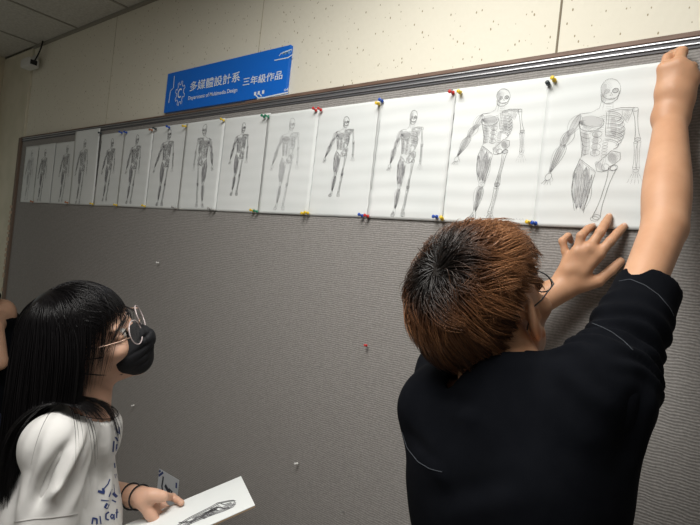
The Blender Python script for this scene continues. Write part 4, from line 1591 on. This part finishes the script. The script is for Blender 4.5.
def short_hair(c, R, n, wl, L, lift, sr, seed, dyed=True, rad=.00075):
    rs = np.random.RandomState(seed)
    er = np.array([.0775, .0985, .0865]) * sr
    ec_ = np.array([0, -.012, .030]) * sr

    def roots(m):
        d = rs.normal(size=(m * 3, 3))
        d /= np.linalg.norm(d, axis=1, keepdims=True)
        return d[hairline(d)][:m]
    w = nrm(wl)
    M = 9
    s = np.linspace(0, 1, M)

    def paths(d, Ls, li, sw, wob):
        cosT = d @ w
        t = d * cosT[:, None] - w[None]
        t /= np.linalg.norm(t, axis=1, keepdims=True) + 1e-6
        b_ = np.cross(d, t)
        sw = sw * np.clip((d[:, 2] + .1) / .6, 0, 1)
        t = t * np.cos(sw)[:, None] + b_ * np.sin(sw)[:, None]
        # back and sides fall downwards, front sweeps forward
        g = np.array([0, 0, -1.0])
        low = np.clip((.35 - d[:, 2]) / .8, 0, 1)[:, None]
        t = t * (1 - .75 * low) + .75 * low * (g - d * (d @ g)[:, None])
        t /= np.linalg.norm(t, axis=1, keepdims=True) + 1e-6
        ph = (Ls / .09)[:, None] * s[None]
        D = d[:, None] * np.cos(ph)[..., None] + t[:, None] * np.sin(ph)[..., None]
        h = .003 + li[:, None] * np.sin(np.clip(s[None] * 1.9, 0, 2.6)) + wob[:, None] * s[None] ** 2
        P = D * er[None, None] + ec_
        nrm_ = D / er[None, None]
        nrm_ /= np.linalg.norm(nrm_, axis=2, keepdims=True)
        return P + nrm_ * h[..., None]
    side = lambda d: 1 - .72 * np.clip((np.abs(d[:, 0]) - .50) / .25, 0, 1) * np.clip((.80 - d[:, 2]) / .4, 0, 1) * np.clip((d[:, 1] + .92) / .25, 0, 1)
    G = 420
    gd = roots(G)
    gp = paths(gd, side(gd) * L * rs.uniform(.8, 1.25, len(gd)), side(gd) * lift * rs.uniform(.6, 1.5, len(gd)), rs.normal(.45, .55, len(gd)), rs.uniform(-.004, .012, len(gd)))
    d = roots(n)
    near = np.argmax(d @ gd.T, 1)
    pl = paths(d, side(d) * L * rs.uniform(.7, 1.2, len(d)), side(d) * lift * rs.uniform(.4, 1.3, len(d)), rs.normal(.45, .4, len(d)), rs.uniform(-.006, .012, len(d)))
    mixw = (.72 * s ** 1.2)[None, :, None]
    off = gp[near] + (pl[:, :1] - gp[near][:, :1]) * (1 - .8 * s)[None, :, None]
    P = pl * (1 - mixw) + off * mixw
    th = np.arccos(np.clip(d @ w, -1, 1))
    # dyed ends over grown-out roots; lower hair and nape darkened in colour for shade and dark nape hair
    dye_shade = np.clip((th[:, None] + .75 * s[None] - .42) / .75, 0, 1)
    nape_shade = np.clip((d[:, 2] + .42) / .85, 0.08, 1) if dyed else np.zeros(len(d))
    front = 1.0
    dye_shade = dye_shade * nape_shade[:, None] * front + rs.normal(0, .10, (len(d), 1)) * dye_shade
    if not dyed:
        dye_shade *= 0
    W = (P.reshape(-1, 3) @ R.T + c).reshape(P.shape)
    V, Q, dd = tri_strands(W, np.full(len(d), rad) * rs.uniform(.7, 1.3, len(d)), np.clip(dye_shade, 0, 1))
    # scalp cap underneath
    nu, nv = 48, 32
    Vc = []
    for i in range(nv + 1):
        ph = math.pi * i / nv
        for j in range(nu):
            a = 2 * math.pi * j / nu
            Vc.append((math.sin(ph) * math.cos(a), math.sin(ph) * math.sin(a), math.cos(ph)))
    Vc = np.array(Vc)
    Fc = np.array([(i * nu + j, (i + 1) * nu + j, (i + 1) * nu + (j + 1) % nu, i * nu + (j + 1) % nu) for i in range(nv) for j in range(nu)])
    ok = hairline(Vc)
    Fc = Fc[ok[Fc].all(1)]
    Vw = (Vc * (er + .0035) + ec_) @ R.T + c
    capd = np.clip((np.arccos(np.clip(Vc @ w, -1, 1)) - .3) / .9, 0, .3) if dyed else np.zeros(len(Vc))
    return [(Vw, Fc, capd), (V, Q, dd)]


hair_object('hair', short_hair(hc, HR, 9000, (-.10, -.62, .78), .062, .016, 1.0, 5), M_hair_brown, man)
spectacles(hc, HR, 1.0, man, M_frame_dark, .0011, .0225, .018, None, .105)

# ------------------------------------------------------------------ the masked person watching
GS = .93
gc = at(85, 337, 1.02)
GR = frame_from(cv(.93, .25, .12), cv(-.25, .85, -.45))
gneck = at(85, 412, 1.025)
gR, gL = at(53, 446, .92), at(90, 432, 1.16)
gmid = (gR + gL) / 2
gpel = at(42, 640, 1.03)
gup = nrm(gmid - gpel)
grt = nrm(gR - gL); grt = nrm([grt[0], grt[1], grt[2] * .4])
BR = frame_from(nrm(np.cross(gup, grt)), gup)
bf = BR[:, 1]
GL_ = np.linalg.norm(gmid - gpel)
girl = empty('person', (gpel[0], gpel[1], 0), 'person with long black hair, glasses and a black mask, in a white printed t-shirt', 'person')
G_ = lambda x, y, z: gpel + BR @ np.array([x, y, z])


def girl_torso(g=0.0):
    f = Field()
    f.ell(G_(0, 0, 0), (.140 + g, .100 + g, .12 + g), BR, .04)
    f.ell(G_(0, .005, GL_ * .45), (.112 + g, .082 + g, .13 + g), BR, .05)
    f.ell(G_(0, 0, GL_ - .13), (.122 + g, .080 + g, .14 + g), BR, .04)
    f.ell(G_(.045, .030, GL_ - .17), (.045 + g * .6, .045 + g * .6, .05 + g * .6), BR, .04)
    f.ell(G_(-.045, .030, GL_ - .17), (.045 + g * .6, .045 + g * .6, .05 + g * .6), BR, .04)
    f.cone(gneck - gup * .035, gL, .045 + g, .040 + g, .04)
    f.cone(gneck - gup * .035, gR, .045 + g, .040 + g, .04)
    return f


gelR = at(38, 590, .88)
gwR = at(95, 650, .84)
gelL = at(72, 489, 1.27)
gwL = at(142, 497.5, 1.105)
ghL, ghR = G_(-.08, 0, -.03), G_(.08, 0, -.03)
gkL, gkR = np.array([ghL[0], ghL[1], .46]) + bf * .02, np.array([ghR[0], ghR[1], .46]) + bf * .02
gaL, gaR = np.array([ghL[0], ghL[1], .08]), np.array([ghR[0], ghR[1], .08])
body = girl_torso(-.006)
legs_field(body, ghL, ghR, gkL, gkR, gaL, gaR, -.008)
head = Field()
head.chain([gneck - gup * .05, gneck, gc + GR @ np.array([0, -.010, -.055])], [.052, .046, .044], .03)
add_head(head, gc, GR, GS)
arms = Field()
arms.chain([gR, gR * .5 + gelR * .5, gelR], [.032, .031, .030], .006)
arms.chain([gelR, gelR * .7 + gwR * .3, gwR], [.031, .033, .023], .006)
arms.chain([gL, gL * .5 + gelL * .5, gelL], [.033, .032, .031], .006)
arms.chain([gelL, gelL * .7 + gwL * .3, gelL * .35 + gwL * .65, gwL], [.031, .033, .027, .0215], .006)
# left hand over the edge of the pad: thumb on top, fingers beneath
PA, PB, PC = at(241, 476, 1.20), at(255, 505, 1.035), at(124, 525, 1.105)
pu = nrm(PC - PA)                      # long edge, towards the person
pv0 = PB - PA
pn = nrm(np.cross(pv0, pu))
if pn[2] < 0:
    pn = -pn
PDx = PB + (PC - PA)


def pad(px, py, off=0.0):
    r = ray(px, py)
    t = np.dot(PA - CAM, pn) / np.dot(r, pn)
    return CAM + r * t + pn * off


hT = [at(151, 495.5, 1.095), at(163, 496.5, 1.098), pad(174, 502, .0115), pad(182.5, 506.5, .0085)]
hand = arms
mk = [pad(160, 500, -.004), pad(161, 506, -.010), pad(160, 512, -.015), pad(157, 518, -.018)]
palm(hand, gwL, mk, .0115, .0105, hT)
for i, m0 in enumerate(mk):
    u1 = nrm(pad(190 + 3 * i, 516 + 5 * i) - pad(160, 500 + 6 * i))
    b0 = m0 + u1 * .030 - pn * (.010 - .002 * i)
    b1 = b0 + u1 * .022 - pn * .001
    b2 = b1 + u1 * .018
    for q in (0,):
        b0 = b0 - pn * max(0, np.dot(b0 - PA, pn) + .0145)
        b1 = b1 - pn * max(0, np.dot(b1 - PA, pn) + .0135)
        b2 = b2 - pn * max(0, np.dot(b2 - PA, pn) + .0125)
    finger(hand, [m0, b0, b1, b2], (.0078, .0082, .0078, .0066)[i])
finger(hand, hT[1:], .0088)
# right hand lowered, relaxed
wd = nrm(gwR - gelR)
sd = nrm(np.cross(wd, [0, 0, 1.0]))
dn = np.cross(sd, wd)
mk2 = [gwR + wd * .085 + dn * (.026 - .0175 * i) for i in range(4)]
t2 = [gwR + wd * .025 + dn * .022 - sd * .01, gwR + wd * .055 + dn * .036 - sd * .02, gwR + wd * .085 + dn * .040 - sd * .03, gwR + wd * .108 + dn * .036 - sd * .036]
palm(hand, gwR, mk2, .0115, .0105, t2)
for i, m0 in enumerate(mk2):
    l = (.9, 1, .95, .75)[i]
    finger(hand, [m0, m0 + (wd * .038 - sd * .010) * l, m0 + (wd * .055 - sd * .028) * l, m0 + (wd * .058 - sd * .046) * l], (.0078, .0082, .0078, .0066)[i])
finger(hand, t2[1:], .0088)
V, Q = grow_mesh([(body, .007), (head, .0025), (arms, .0024)], 2)
girl_body = link('body', mesh_np(V, Q), M_skin_girl, girl, True)
nail(hT[3], hT[2], pn + cv(0, .3, -.3), .95, girl_body, M_nail)
add_eyes(gc, GR, GS, girl)
gp = lambda x, y, z: gc + GR @ (np.array([x, y, z]) * GS)
for k in (-1, 1):      # brows and lash lines
    link('eyebrow', tube_mesh([gp(.014 * k, .0925, .0185), gp(.028 * k, .0915, .0225), gp(.044 * k, .080, .0195)], [.0016, .0019, .0008], 6), M_hair_black, girl, True)
    link('eyelash', tube_mesh([gp(.020 * k, .0925, .0055), gp(.031 * k, .0935, .0085), gp(.0435 * k, .0855, .005), gp(.0475 * k, .0815, .003)], [.0007, .0012, .0012, .0005], 6), M_hair_black, girl, True)

# t-shirt, loose
f = girl_torso(.013)
va = nrm(gelR - gR)
ghem = at(45, 538, .895)
f.chain([gR + gup * .004, gR * .5 + ghem * .5, ghem - va * .018], [.047, .047, .050], .025)
vl = nrm(gelL - gL)
f.chain([gL, gL + vl * .145], [.055, .056], .035)
f.ell(G_(0, -.012, .02), (.150, .118, .22), BR, .06)
f.ell(G_(0, -.018, GL_ - .24), (.132, .100, .16), BR, .06)
f.cone(gneck - gup * .05, gneck + gup * .012, .060, .051, .03)
V, Q = cloth_shell(f, .0046, .011, [(ghem - va * .01, ghem + va * .10, (.0395,)), (gL + vl * .13, vl, .088), (gneck + gup * .016, nrm(gup + bf * .40), .10), (G_(0, 0, -.06), -gup, .4)])
Nn = vnormals(V, Q)
bv0 = BVHTree.FromPolygons([Vector(v) for v in V], [tuple(q) for q in Q])
Cz = []
for (a, b_, w, d) in (((78, 428, .88), (38, 500, .83), .011, .010), ((88, 432, .9), (62, 508, .84), .010, .009), ((66, 446, .86), (30, 515, .83), .010, .008),
                      ((40, 430, .88), (22, 500, .86), .012, .009), ((92, 450, .92), (88, 520, .9), .012, .012), ((100, 425, .95), (98, 500, .95), .010, .007),
                      ((36, 498, .83), (52, 478, .84), .006, .007), ((104, 460, .95), (92, 525, .93), .010, .006), ((60, 425, .88), (84, 415, .93), .010, .004),
                      ((20, 470, .9), (8, 525, .9), .014, .008), ((48, 470, .84), (42, 512, .83), .010, .006)):
    fold(Cz, bv0, a, b_, w, d, (8, 3))
V = creases(V, Nn, Cz)
V = ripple(V, Nn, .005, 11, 9.0, (1, 1, .5))
girl_shirt = link('t_shirt', mesh_np(V, Q), M_shirt_white, girl, True)
bvg = BVHTree.FromPolygons([Vector(v) for v in V], [tuple(q) for q in Q])
stitched('hem_seam', [(14, 522), (22, 521), (35, 519), (50, 518), (66, 516), (78, 514)], bvg, .0007, M_seam, girl_shirt, 24)


def print_on(name, strokes, m):
    for pts, w in strokes:
        V, Fs = [], []
        P = [np.array(p, float) for p in pts]
        Pd = []
        for i in range(len(P) - 1):
            for j in range(4):
                Pd.append(P[i] + (P[i + 1] - P[i]) * j / 4)
        Pd.append(P[-1])
        row = []
        for i, p in enumerate(Pd):
            t = nrm(Pd[min(i + 1, len(Pd) - 1)] - Pd[max(i - 1, 0)])
            nn = np.array([-t[1], t[0]])
            a, b_ = hits(bvg, *(p + nn * w / 2), .0014), hits(bvg, *(p - nn * w / 2), .0014)
            if a is None or b_ is None:
                row = []
                continue
            V += [a, b_]
            row.append(len(V) - 2)
            if len(row) > 1 and np.linalg.norm(V[row[-1]] - V[row[-2]]) < .03:
                Fs.append((row[-2], row[-2] + 1, row[-1] + 1, row[-1]))
        if Fs:
            link(name, mesh(V, Fs), m, girl_shirt)


print_on('lettering_print', [([(116, 428), (118, 433)], 1.6), ([(115.5, 437), (118, 441)], 1.6), ([(119, 427), (119.5, 434)], 1.3), ([(114, 441), (113, 452)], 1.5), ([(117, 444), (116, 453)], 1.4),
                             ([(115, 457), (119, 460)], 1.8), ([(116.5, 462), (119, 467)], 1.6), ([(114.5, 463), (115, 468)], 1.3)], M_navy)
print_on('animal_print', [([(115.5, 474), (116.5, 478)], 2.2), ([(116, 481), (117, 494)], 5.0), ([(113, 493), (117, 497)], 3.0),
                          ([(98, 491), (104, 493), (103, 488)], 2.6), ([(103, 490), (108, 484), (110, 479)], 1.2), ([(109, 497), (112, 489)], 1.2),
                          ([(105, 505), (108.5, 507)], 5.2), ([(101, 500), (109, 501)], 1.0), ([(112, 500), (116, 502)], 1.4)], M_navy)
print_on('word_print', [([(109, 512), (106, 514), (106, 519), (109, 520)], 1.6), ([(112, 514), (110.5, 516.5), (112, 519), (114, 516), (112, 514)], 1.3), ([(114.2, 514), (114.2, 520)], 1.3), ([(117, 509), (116.6, 518)], 1.4),
                        ([(115.5, 513), (118.5, 512)], 1.2), ([(92, 524), (93, 518), (97, 519), (97, 524)], 1.8), ([(100, 516), (101, 524)], 1.2)], M_navy)
# trousers, shoes
f = Field()
f.ell(G_(0, 0, -.02), (.146, .106, .11), BR, .03)
legs_field(f, ghL, ghR, gkL, gkR, gaL, gaR, .006)
V, Q = cloth_shell(f, .008, .014, [(gaL, (0, 0, -1), .15), (gaR, (0, 0, -1), .15), (G_(0, 0, .05), gup, .3)])
link('trousers', mesh_np(V, Q), M_denim, girl, True)
shoes((gaL, gaR), bf, girl)

# mask with its loops
f = Field()
f.ell(gp(0, .063, -.058), np.array([.0570, .051, .046]) * GS, GR, .01)
f.ell(gp(0, .094, -.042), np.array([.026, .031, .030]) * GS, GR, .025)
f.cone(gp(0, .092, -.006), gp(0, .112, -.035), .010, .016, .02)
f.ell(gp(0, .082, -.090), np.array([.036, .027, .024]) * GS, GR, .02)
V, Q = cloth_shell(f, .0026, .2, [(gp(0, .052, 0), -GR[:, 1], .2), (gp(0, .06, .004), GR @ nrm([0, -.35, 1]), .08)])
Nn = vnormals(V, Q)
pl_ = []
for zz in (-.026, -.044, -.062, -.078):
    for a in range(8):
        x0, x1 = -.05 + .0125 * a, -.05 + .0125 * (a + 1)
        yy = lambda x: .126 - 18 * x * x
        pass
    pl_.append(([gp(-.05 + .0125 * a, .126 - 18 * (-.05 + .0125 * a) ** 2, zz) for a in range(9)], .0032, .0050))
V = creases(V, Nn, pl_)
mask = link('face_mask', mesh_np(V, Q), M_mask, girl, True)
for k in (-1, 1):
    link('ear_loop', tube_mesh([gp(.0545 * k, .056, -.028), gp(.066 * k, .030, -.020), gp(.079 * k, .006, -.006), gp(.085 * k, -.014, .012), gp(.084 * k, -.026, -.004), gp(.080 * k, -.014, -.030), gp(.066 * k, .018, -.058), gp(.050 * k, .055, -.082)], .0012, 6), M_mask, mask, True)
spectacles(gc, GR, GS, girl, M_frame, .0014, .0275, .0245, M_clear_rim, .112, -.003, -.10)
# thin cord round the neck
cd = []
for k in range(26):
    a = 2 * math.pi * k / 26
    cd.append(gneck + gup * (.010 - .012 * math.cos(a)) + BR[:, 0] * .0545 * math.sin(a) + bf * (.0545 * math.cos(a) + .006))
link('neck_cord', tube_mesh(cd, .0009, 5, True), M_cord, girl, True)
# two elastic bands at the wrist
fd = nrm(gwL - gelL)
for (tpos, rr, tl) in ((-.036, .0262, .10), (-.008, .0250, -.14)):
    c0 = gwL + fd * tpos
    a1 = nrm(np.cross(fd, [0, 0, 1.0])); a2 = np.cross(fd, a1)
    link('wrist_band', tube_mesh([c0 + rr * (math.cos(t_) * a1 + math.sin(t_) * a2) + fd * tl * rr * math.sin(t_) for t_ in np.linspace(0, 2 * math.pi, 25)[:-1]], .0017, 6, True), M_cord, girl, True)


# long straight hair, draped strand by strand over head, neck and shoulders
def long_hair(c, R, sc, n, seed, colliders, length=.36, rad=.0009, part=.004):
    rs = np.random.RandomState(seed)
    er = np.array([.0765, .0955, .0835]) * sc
    ec_ = np.array([0, -.009, .031]) * sc
    d = rs.normal(size=(n * 4, 3)); d /= np.linalg.norm(d, axis=1, keepdims=True)
    azb = np.arctan2(np.abs(d[:, 0]), -d[:, 1])
    zmin = np.interp(azb, [0, .9, 1.3, 1.6, 2.0, 2.5, 3.15], [-.72, -.6, -.35, -.05, .22, .50, .58])
    d = d[d[:, 2] > zmin][:n]
    n = len(d)
    fr = d[:, 1] > .24
    side_f = np.abs(d[:, 0]) > .70
    crown = nrm([0, -.30, .95])
    fwdv = np.array([0, 1.0, .0])
    t = d - crown[None]
    t -= d * (t * d).sum(1)[:, None]
    t /= np.linalg.norm(t, axis=1, keepdims=True) + 1e-6
    # away from the crown; back hair falls down the back, front forms a fringe
    M = 44
    Ls = np.where(fr & ~side_f, rs.uniform(.045, .070, n) * (1.0 - .35 * np.clip((.75 - d[:, 2]) / .3, 0, 1)), rs.uniform(.84, 1.04, n) * length)
    Ls = np.where(fr & side_f, rs.uniform(.028, .045, n), Ls)
    Ls = np.where(~fr & (d[:, 1] > -.35), Ls * np.interp(d[:, 1], [-.35, .0], [1.0, .62]), Ls)
    Lroot = np.clip((.95 - d[:, 2]), 0, 1)
    Ls = np.where(~fr, Ls * (1 - .22 * Lroot), Ls)
    down = np.array([0, 0, -1.0])
    P = (d * (er + .003)) @ R.T + (c + R @ ec_)
    D = t @ R.T
    back = -R[:, 1]
    out_ = [P.copy()]
    st = Ls / (M - 1)
    lift = rs.uniform(.001, .007, n)
    jit = rs.normal(0, .022, (n, 3))
    tuck = np.clip((d[:, 1] + .25) / .4, 0, 1)[:, None] * ~fr[:, None]
    for i in range(M - 1):
        gstep = (st / .008)[:, None]
        D = D + (down[None] * .20 + jit * .10 + tuck * back[None] * np.where(d[:, :1] < 0, .10, .012)) * gstep
        Lc = ((P - (c + R @ ec_)) @ R) / er
        qn = np.linalg.norm(Lc, axis=1)
        Nw = (Lc / er); Nw = (Nw / np.linalg.norm(Nw, axis=1, keepdims=True)) @ R.T
        hug = (qn < 1.25) & ((Nw[:, 2] > .05) | fr)
        D = np.where(hug[:, None], D - Nw * np.maximum((D * Nw).sum(1), 0)[:, None], D)
        D /= np.linalg.norm(D, axis=1, keepdims=True)
        P = P + D * st[:, None]
        # keep outside the head
        L_ = (P - (c + R @ ec_)) @ R
        e2 = er + (.003 + lift * min(1, i / 6))[:, None]
        q = np.linalg.norm(L_ / e2, axis=1)
        ins = q < 1
        if ins.any():
            L2 = L_ / q[:, None]
            Pn = L2 @ R.T + (c + R @ ec_)
            P = np.where(ins[:, None], Pn, P)
        for (a, b_, ra, rb) in colliders:
            ab = b_ - a
            tt = np.clip(((P - a) @ ab) / (ab @ ab), 0, 1)
            q0 = a + tt[:, None] * ab
            v = P - q0
            l = np.linalg.norm(v, axis=1)
            rr = ra + (rb - ra) * tt + lift * .8
            ins = l < rr
            P = np.where(ins[:, None], q0 + v / (l[:, None] + 1e-9) * rr[:, None], P)
        Dn = P - out_[-1]
        D = Dn / (np.linalg.norm(Dn, axis=1, keepdims=True) + 1e-9)
        out_.append(P.copy())
    W = np.stack(out_, 1)
    V, Q, dd = tri_strands(W, rad * rs.uniform(.7, 1.35, n))
    nu, nv = 48, 32
    Vc = np.array([(math.sin(math.pi * i / nv) * math.cos(2 * math.pi * j / nu), math.sin(math.pi * i / nv) * math.sin(2 * math.pi * j / nu), math.cos(math.pi * i / nv)) for i in range(nv + 1) for j in range(nu)])
    Fc = np.array([(i * nu + j, (i + 1) * nu + j, (i + 1) * nu + (j + 1) % nu, i * nu + (j + 1) % nu) for i in range(nv) for j in range(nu)])
    az2 = np.arctan2(np.abs(Vc[:, 0]), -Vc[:, 1])
    ok = Vc[:, 2] > np.interp(az2, [0, .9, 1.3, 1.6, 2.0, 2.5, 3.15], [-.75, -.65, -.45, -.15, .15, .42, .50])
    Fc = Fc[ok[Fc].all(1)]
    Vw = (Vc * (er + .004) + ec_) @ R.T + c
    return [(Vw, Fc, None), (V, Q, None)]


cols = [(gneck - gup * .06, gc + GR @ np.array([0, -.03, -.06]), .060, .054),
        (gneck - gup * .035, gR, .074, .070), (gneck - gup * .035, gL, .074, .070),
        (gR, ghem, .066, .070), (G_(0, -.005, GL_ - .16), G_(0, -.01, GL_ * .3), .108, .11),
        (gc + GR @ np.array([0, .045, -.03]), gc + GR @ np.array([0, .02, -.07]), .070, .066)]
hair_object('hair', long_hair(gc, GR, GS, 7000, 11, cols), M_hair_black, girl)

# ------------------------------------------------------------------ the sketch pad in that hand
sk = empty('sketch_pad', PA, 'white sheet with a pencil sketch held flat in the hand with two black bands', 'sketch')
pvn = nrm(np.cross(pn, pu))
pvn = pvn if np.dot(pvn, PB - PA) > 0 else -pvn
WPD, LPD = float(np.dot(PB - PA, pvn)), .297
K0 = PA; K1 = PB; K2 = PB + pu * LPD; K3 = PA + pu * LPD


def slab(z0, z1, inset=0.0):
    c = (K0 + K1 + K2 + K3) / 4
    ring = [q + (c - q) * inset for q in (K0, K1, K2, K3)]
    V = [q + pn * z0 for q in ring] + [q + pn * z1 for q in ring]
    fs = [(3, 2, 1, 0), (4, 5, 6, 7)] + [(i, (i + 1) % 4, 4 + (i + 1) % 4, 4 + i) for i in range(4)]
    me = mesh(V, fs)
    bm = bmesh.new(); bm.from_mesh(me)
    bmesh.ops.recalc_face_normals(bm, faces=bm.faces)
    return bm_mesh(bm)


link('paper', slab(-.0012, 0.0), M_paper, sk)
link('backing_board', slab(-.0042, -.0012, .004), M_board_edge, sk)
zs = lambda x, y: (110 + x / 4.375, 450 + y / 4.375)
sks = [[(296, 328), (340, 300), (395, 272), (440, 250), (470, 232), (520, 222), (545, 220)], [(330, 328), (390, 302), (450, 280), (500, 262), (535, 246), (546, 226)],
       [(360, 300), (420, 272), (455, 262), (470, 244)], [(395, 290), (440, 262), (470, 250), (505, 256)], [(420, 285), (430, 268), (446, 262), (470, 262)],
       [(440, 258), (462, 250), (450, 268), (430, 272)], [(480, 232), (500, 240), (530, 230)], [(300, 318), (350, 312), (410, 286)], [(340, 326), (375, 296), (430, 276)],
       [(405, 300), (440, 280), (480, 264), (520, 250)], [(470, 240), (490, 252), (520, 242), (546, 236)], [(318, 328), (365, 308), (400, 288), (450, 270)]]
ST = []
for k, pl in enumerate(sks):
    for dx in (0, 5):
        ST.append(([zs(x + dx, y + dx * .6) for x, y in pl], 1.0, 0 if k < 8 else 1))
V, Fs, mi = [], [], []
for pts, w, tone in ST:
    b0 = len(V)
    P = [np.array(p) for p in pts]
    for i, p in enumerate(P):
        t = nrm(P[min(i + 1, len(P) - 1)] - P[max(i - 1, 0)])
        nn = np.array([-t[1], t[0]])
        V += [pad(*(p + nn * .28), .0004), pad(*(p - nn * .28), .0004)]
    for i in range(len(P) - 1):
        Fs.append((b0 + 2 * i, b0 + 2 * i + 1, b0 + 2 * i + 3, b0 + 2 * i + 2)); mi.append(tone)
me = mesh(V, Fs)
link('pencil_sketch', me, M_ink[:3], sk)
me.polygons.foreach_set('material_index', mi)

# ------------------------------------------------------------------ the third person, at the far end of the board
fc = at(-34, 289, 2.16)
FR = frame_from(cv(.75, .05, .30), cv(.02, 1, 0))
fn = fc - FR[:, 2] * .16 - FR[:, 1] * .02
fRs, fLs = fc + np.array([0, 0, -.215]) + FR[:, 0] * .0, None
fR = at(-8, 327, 2.14); fL = fR - FR[:, 0] * .30
fm = (fR + fL) / 2
fp = np.array([fm[0], fm[1], .74]) - FR[:, 1] * .01
far = empty('person', (fp[0], fp[1], 0), 'person in a black sleeveless top at the far end, arm bent, mostly out of view', 'person')
F_ = np.stack([FR[:, 0], FR[:, 1], [0, 0, 1.0]], 1)
f = Field()
f.ell(fp, (.13, .095, .11), F_, .03)
f.ell(fp + [0, 0, .17], (.112, .085, .13), F_, .04)
f.ell(fm - [0, 0, .12], (.125, .09, .13), F_, .04)
f.cone(fm + [0, 0, .03], fR, .045, .042, .04); f.cone(fm + [0, 0, .03], fL, .045, .042, .04)
tor = list(f.p)
fn = fm + np.array([0, 0, .055])
f.cone(fn, fc + FR @ np.array([0, -.025, -.06]), .048, .045, .02)
feR = at(-1, 362, 2.10)
fwR = at(-30, 356, 2.04)
feL = fL + np.array([0, 0, -.25]) - FR[:, 1] * .02
fwL = feL + FR[:, 1] * .03 + np.array([0, 0, -.20])
for s_, e_, w_ in ((fR, feR, fwR), (fL, feL, fwL)):
    f.chain([s_, (s_ + e_) / 2, e_], [.041, .037, .032], .008)
    f.chain([e_, e_ * .7 + w_ * .3, w_], [.032, .034, .023], .008)
    wd = nrm(w_ - e_); sd = nrm(np.cross(wd, [0.0, 0, 1])); dn = np.cross(sd, wd)
    ms_ = [w_ + wd * .08 + dn * (.024 - .016 * i) for i in range(4)]
    tt_ = [w_ + wd * .02 + dn * .02, w_ + wd * .05 + dn * .036, w_ + wd * .07 + dn * .042, w_ + wd * .09 + dn * .042]
    palm(f, w_, ms_, .011, .010, tt_)
    for i, m0 in enumerate(ms_):
        l = (.9, 1, .95, .75)[i]
        finger(f, [m0, m0 + (wd * .036 - sd * .012) * l, m0 + (wd * .05 - sd * .03) * l, m0 + (wd * .05 - sd * .046) * l], .0076)
    finger(f, tt_[1:], .0085)
hl, hr = fp - FR[:, 0] * .08, fp + FR[:, 0] * .08
kl, kr = np.array([hl[0], hl[1], .41]) + FR[:, 1] * .01, np.array([hr[0], hr[1], .41]) + FR[:, 1] * .01
al, ar = np.array([hl[0], hl[1], .08]), np.array([hr[0], hr[1], .08])
legs_field(f, hl, hr, kl, kr, al, ar, -.012)
add_head(f, fc, FR, .95)
V, Q = grow_mesh([(f, .0044)], 2)
link('body', mesh_np(V, Q), M_skin_far, far, True)
add_eyes(fc, FR, .95, far)
f = Field(); f.p = [tuple(list(q)) for q in tor]
F2 = Field()
for q in tor:
    F2.p.append(('e', q[1], q[2] + .010, q[3], None, q[5], 'u') if q[0] == 'e' else ('c', q[1], q[1] + (q[2] - q[1]) * .55, q[3] + .008, q[4] + .010, q[5], 'u'))
V, Q = cloth_shell(F2, .006, .013, [(fm + np.array([0, 0, .045]), nrm(np.array([0, 0, 1.0]) + FR[:, 1] * .3), .12), (fp + [0, 0, .0], (0, 0, -1), .3)])
link('tank_top', mesh_np(V, Q), M_shirt_black, far, True)
f = Field()
f.ell(fp - [0, 0, .02], (.142, .106, .11), F_, .03)
legs_field(f, hl, hr, kl, kr, al, ar, .004)
V, Q = cloth_shell(f, .008, .014, [(al, (0, 0, -1), .15), (ar, (0, 0, -1), .15), (fp + [0, 0, .07], (0, 0, 1), .3)])
link('trousers', mesh_np(V, Q), M_denim, far, True)
shoes((al, ar), FR[:, 1], far)
hair_object('hair', short_hair(fc, FR, 2500, (.0, -.5, .85), .085, .010, .95, 21, False, .0011), M_hair_black, far)
f = Field()
f.ell(fc + FR @ np.array([0, .062, -.055]), (.054, .050, .044), FR, .01)
f.cone(fc + FR @ np.array([0, .090, -.012]), fc + FR @ np.array([0, .106, -.035]), .010, .015, .02)
V, Q = cloth_shell(f, .004, .2, [(fc + FR @ np.array([0, .05, 0]), -FR[:, 1], .2)])
link('face_mask', mesh_np(V, Q), M_mask, far, True)
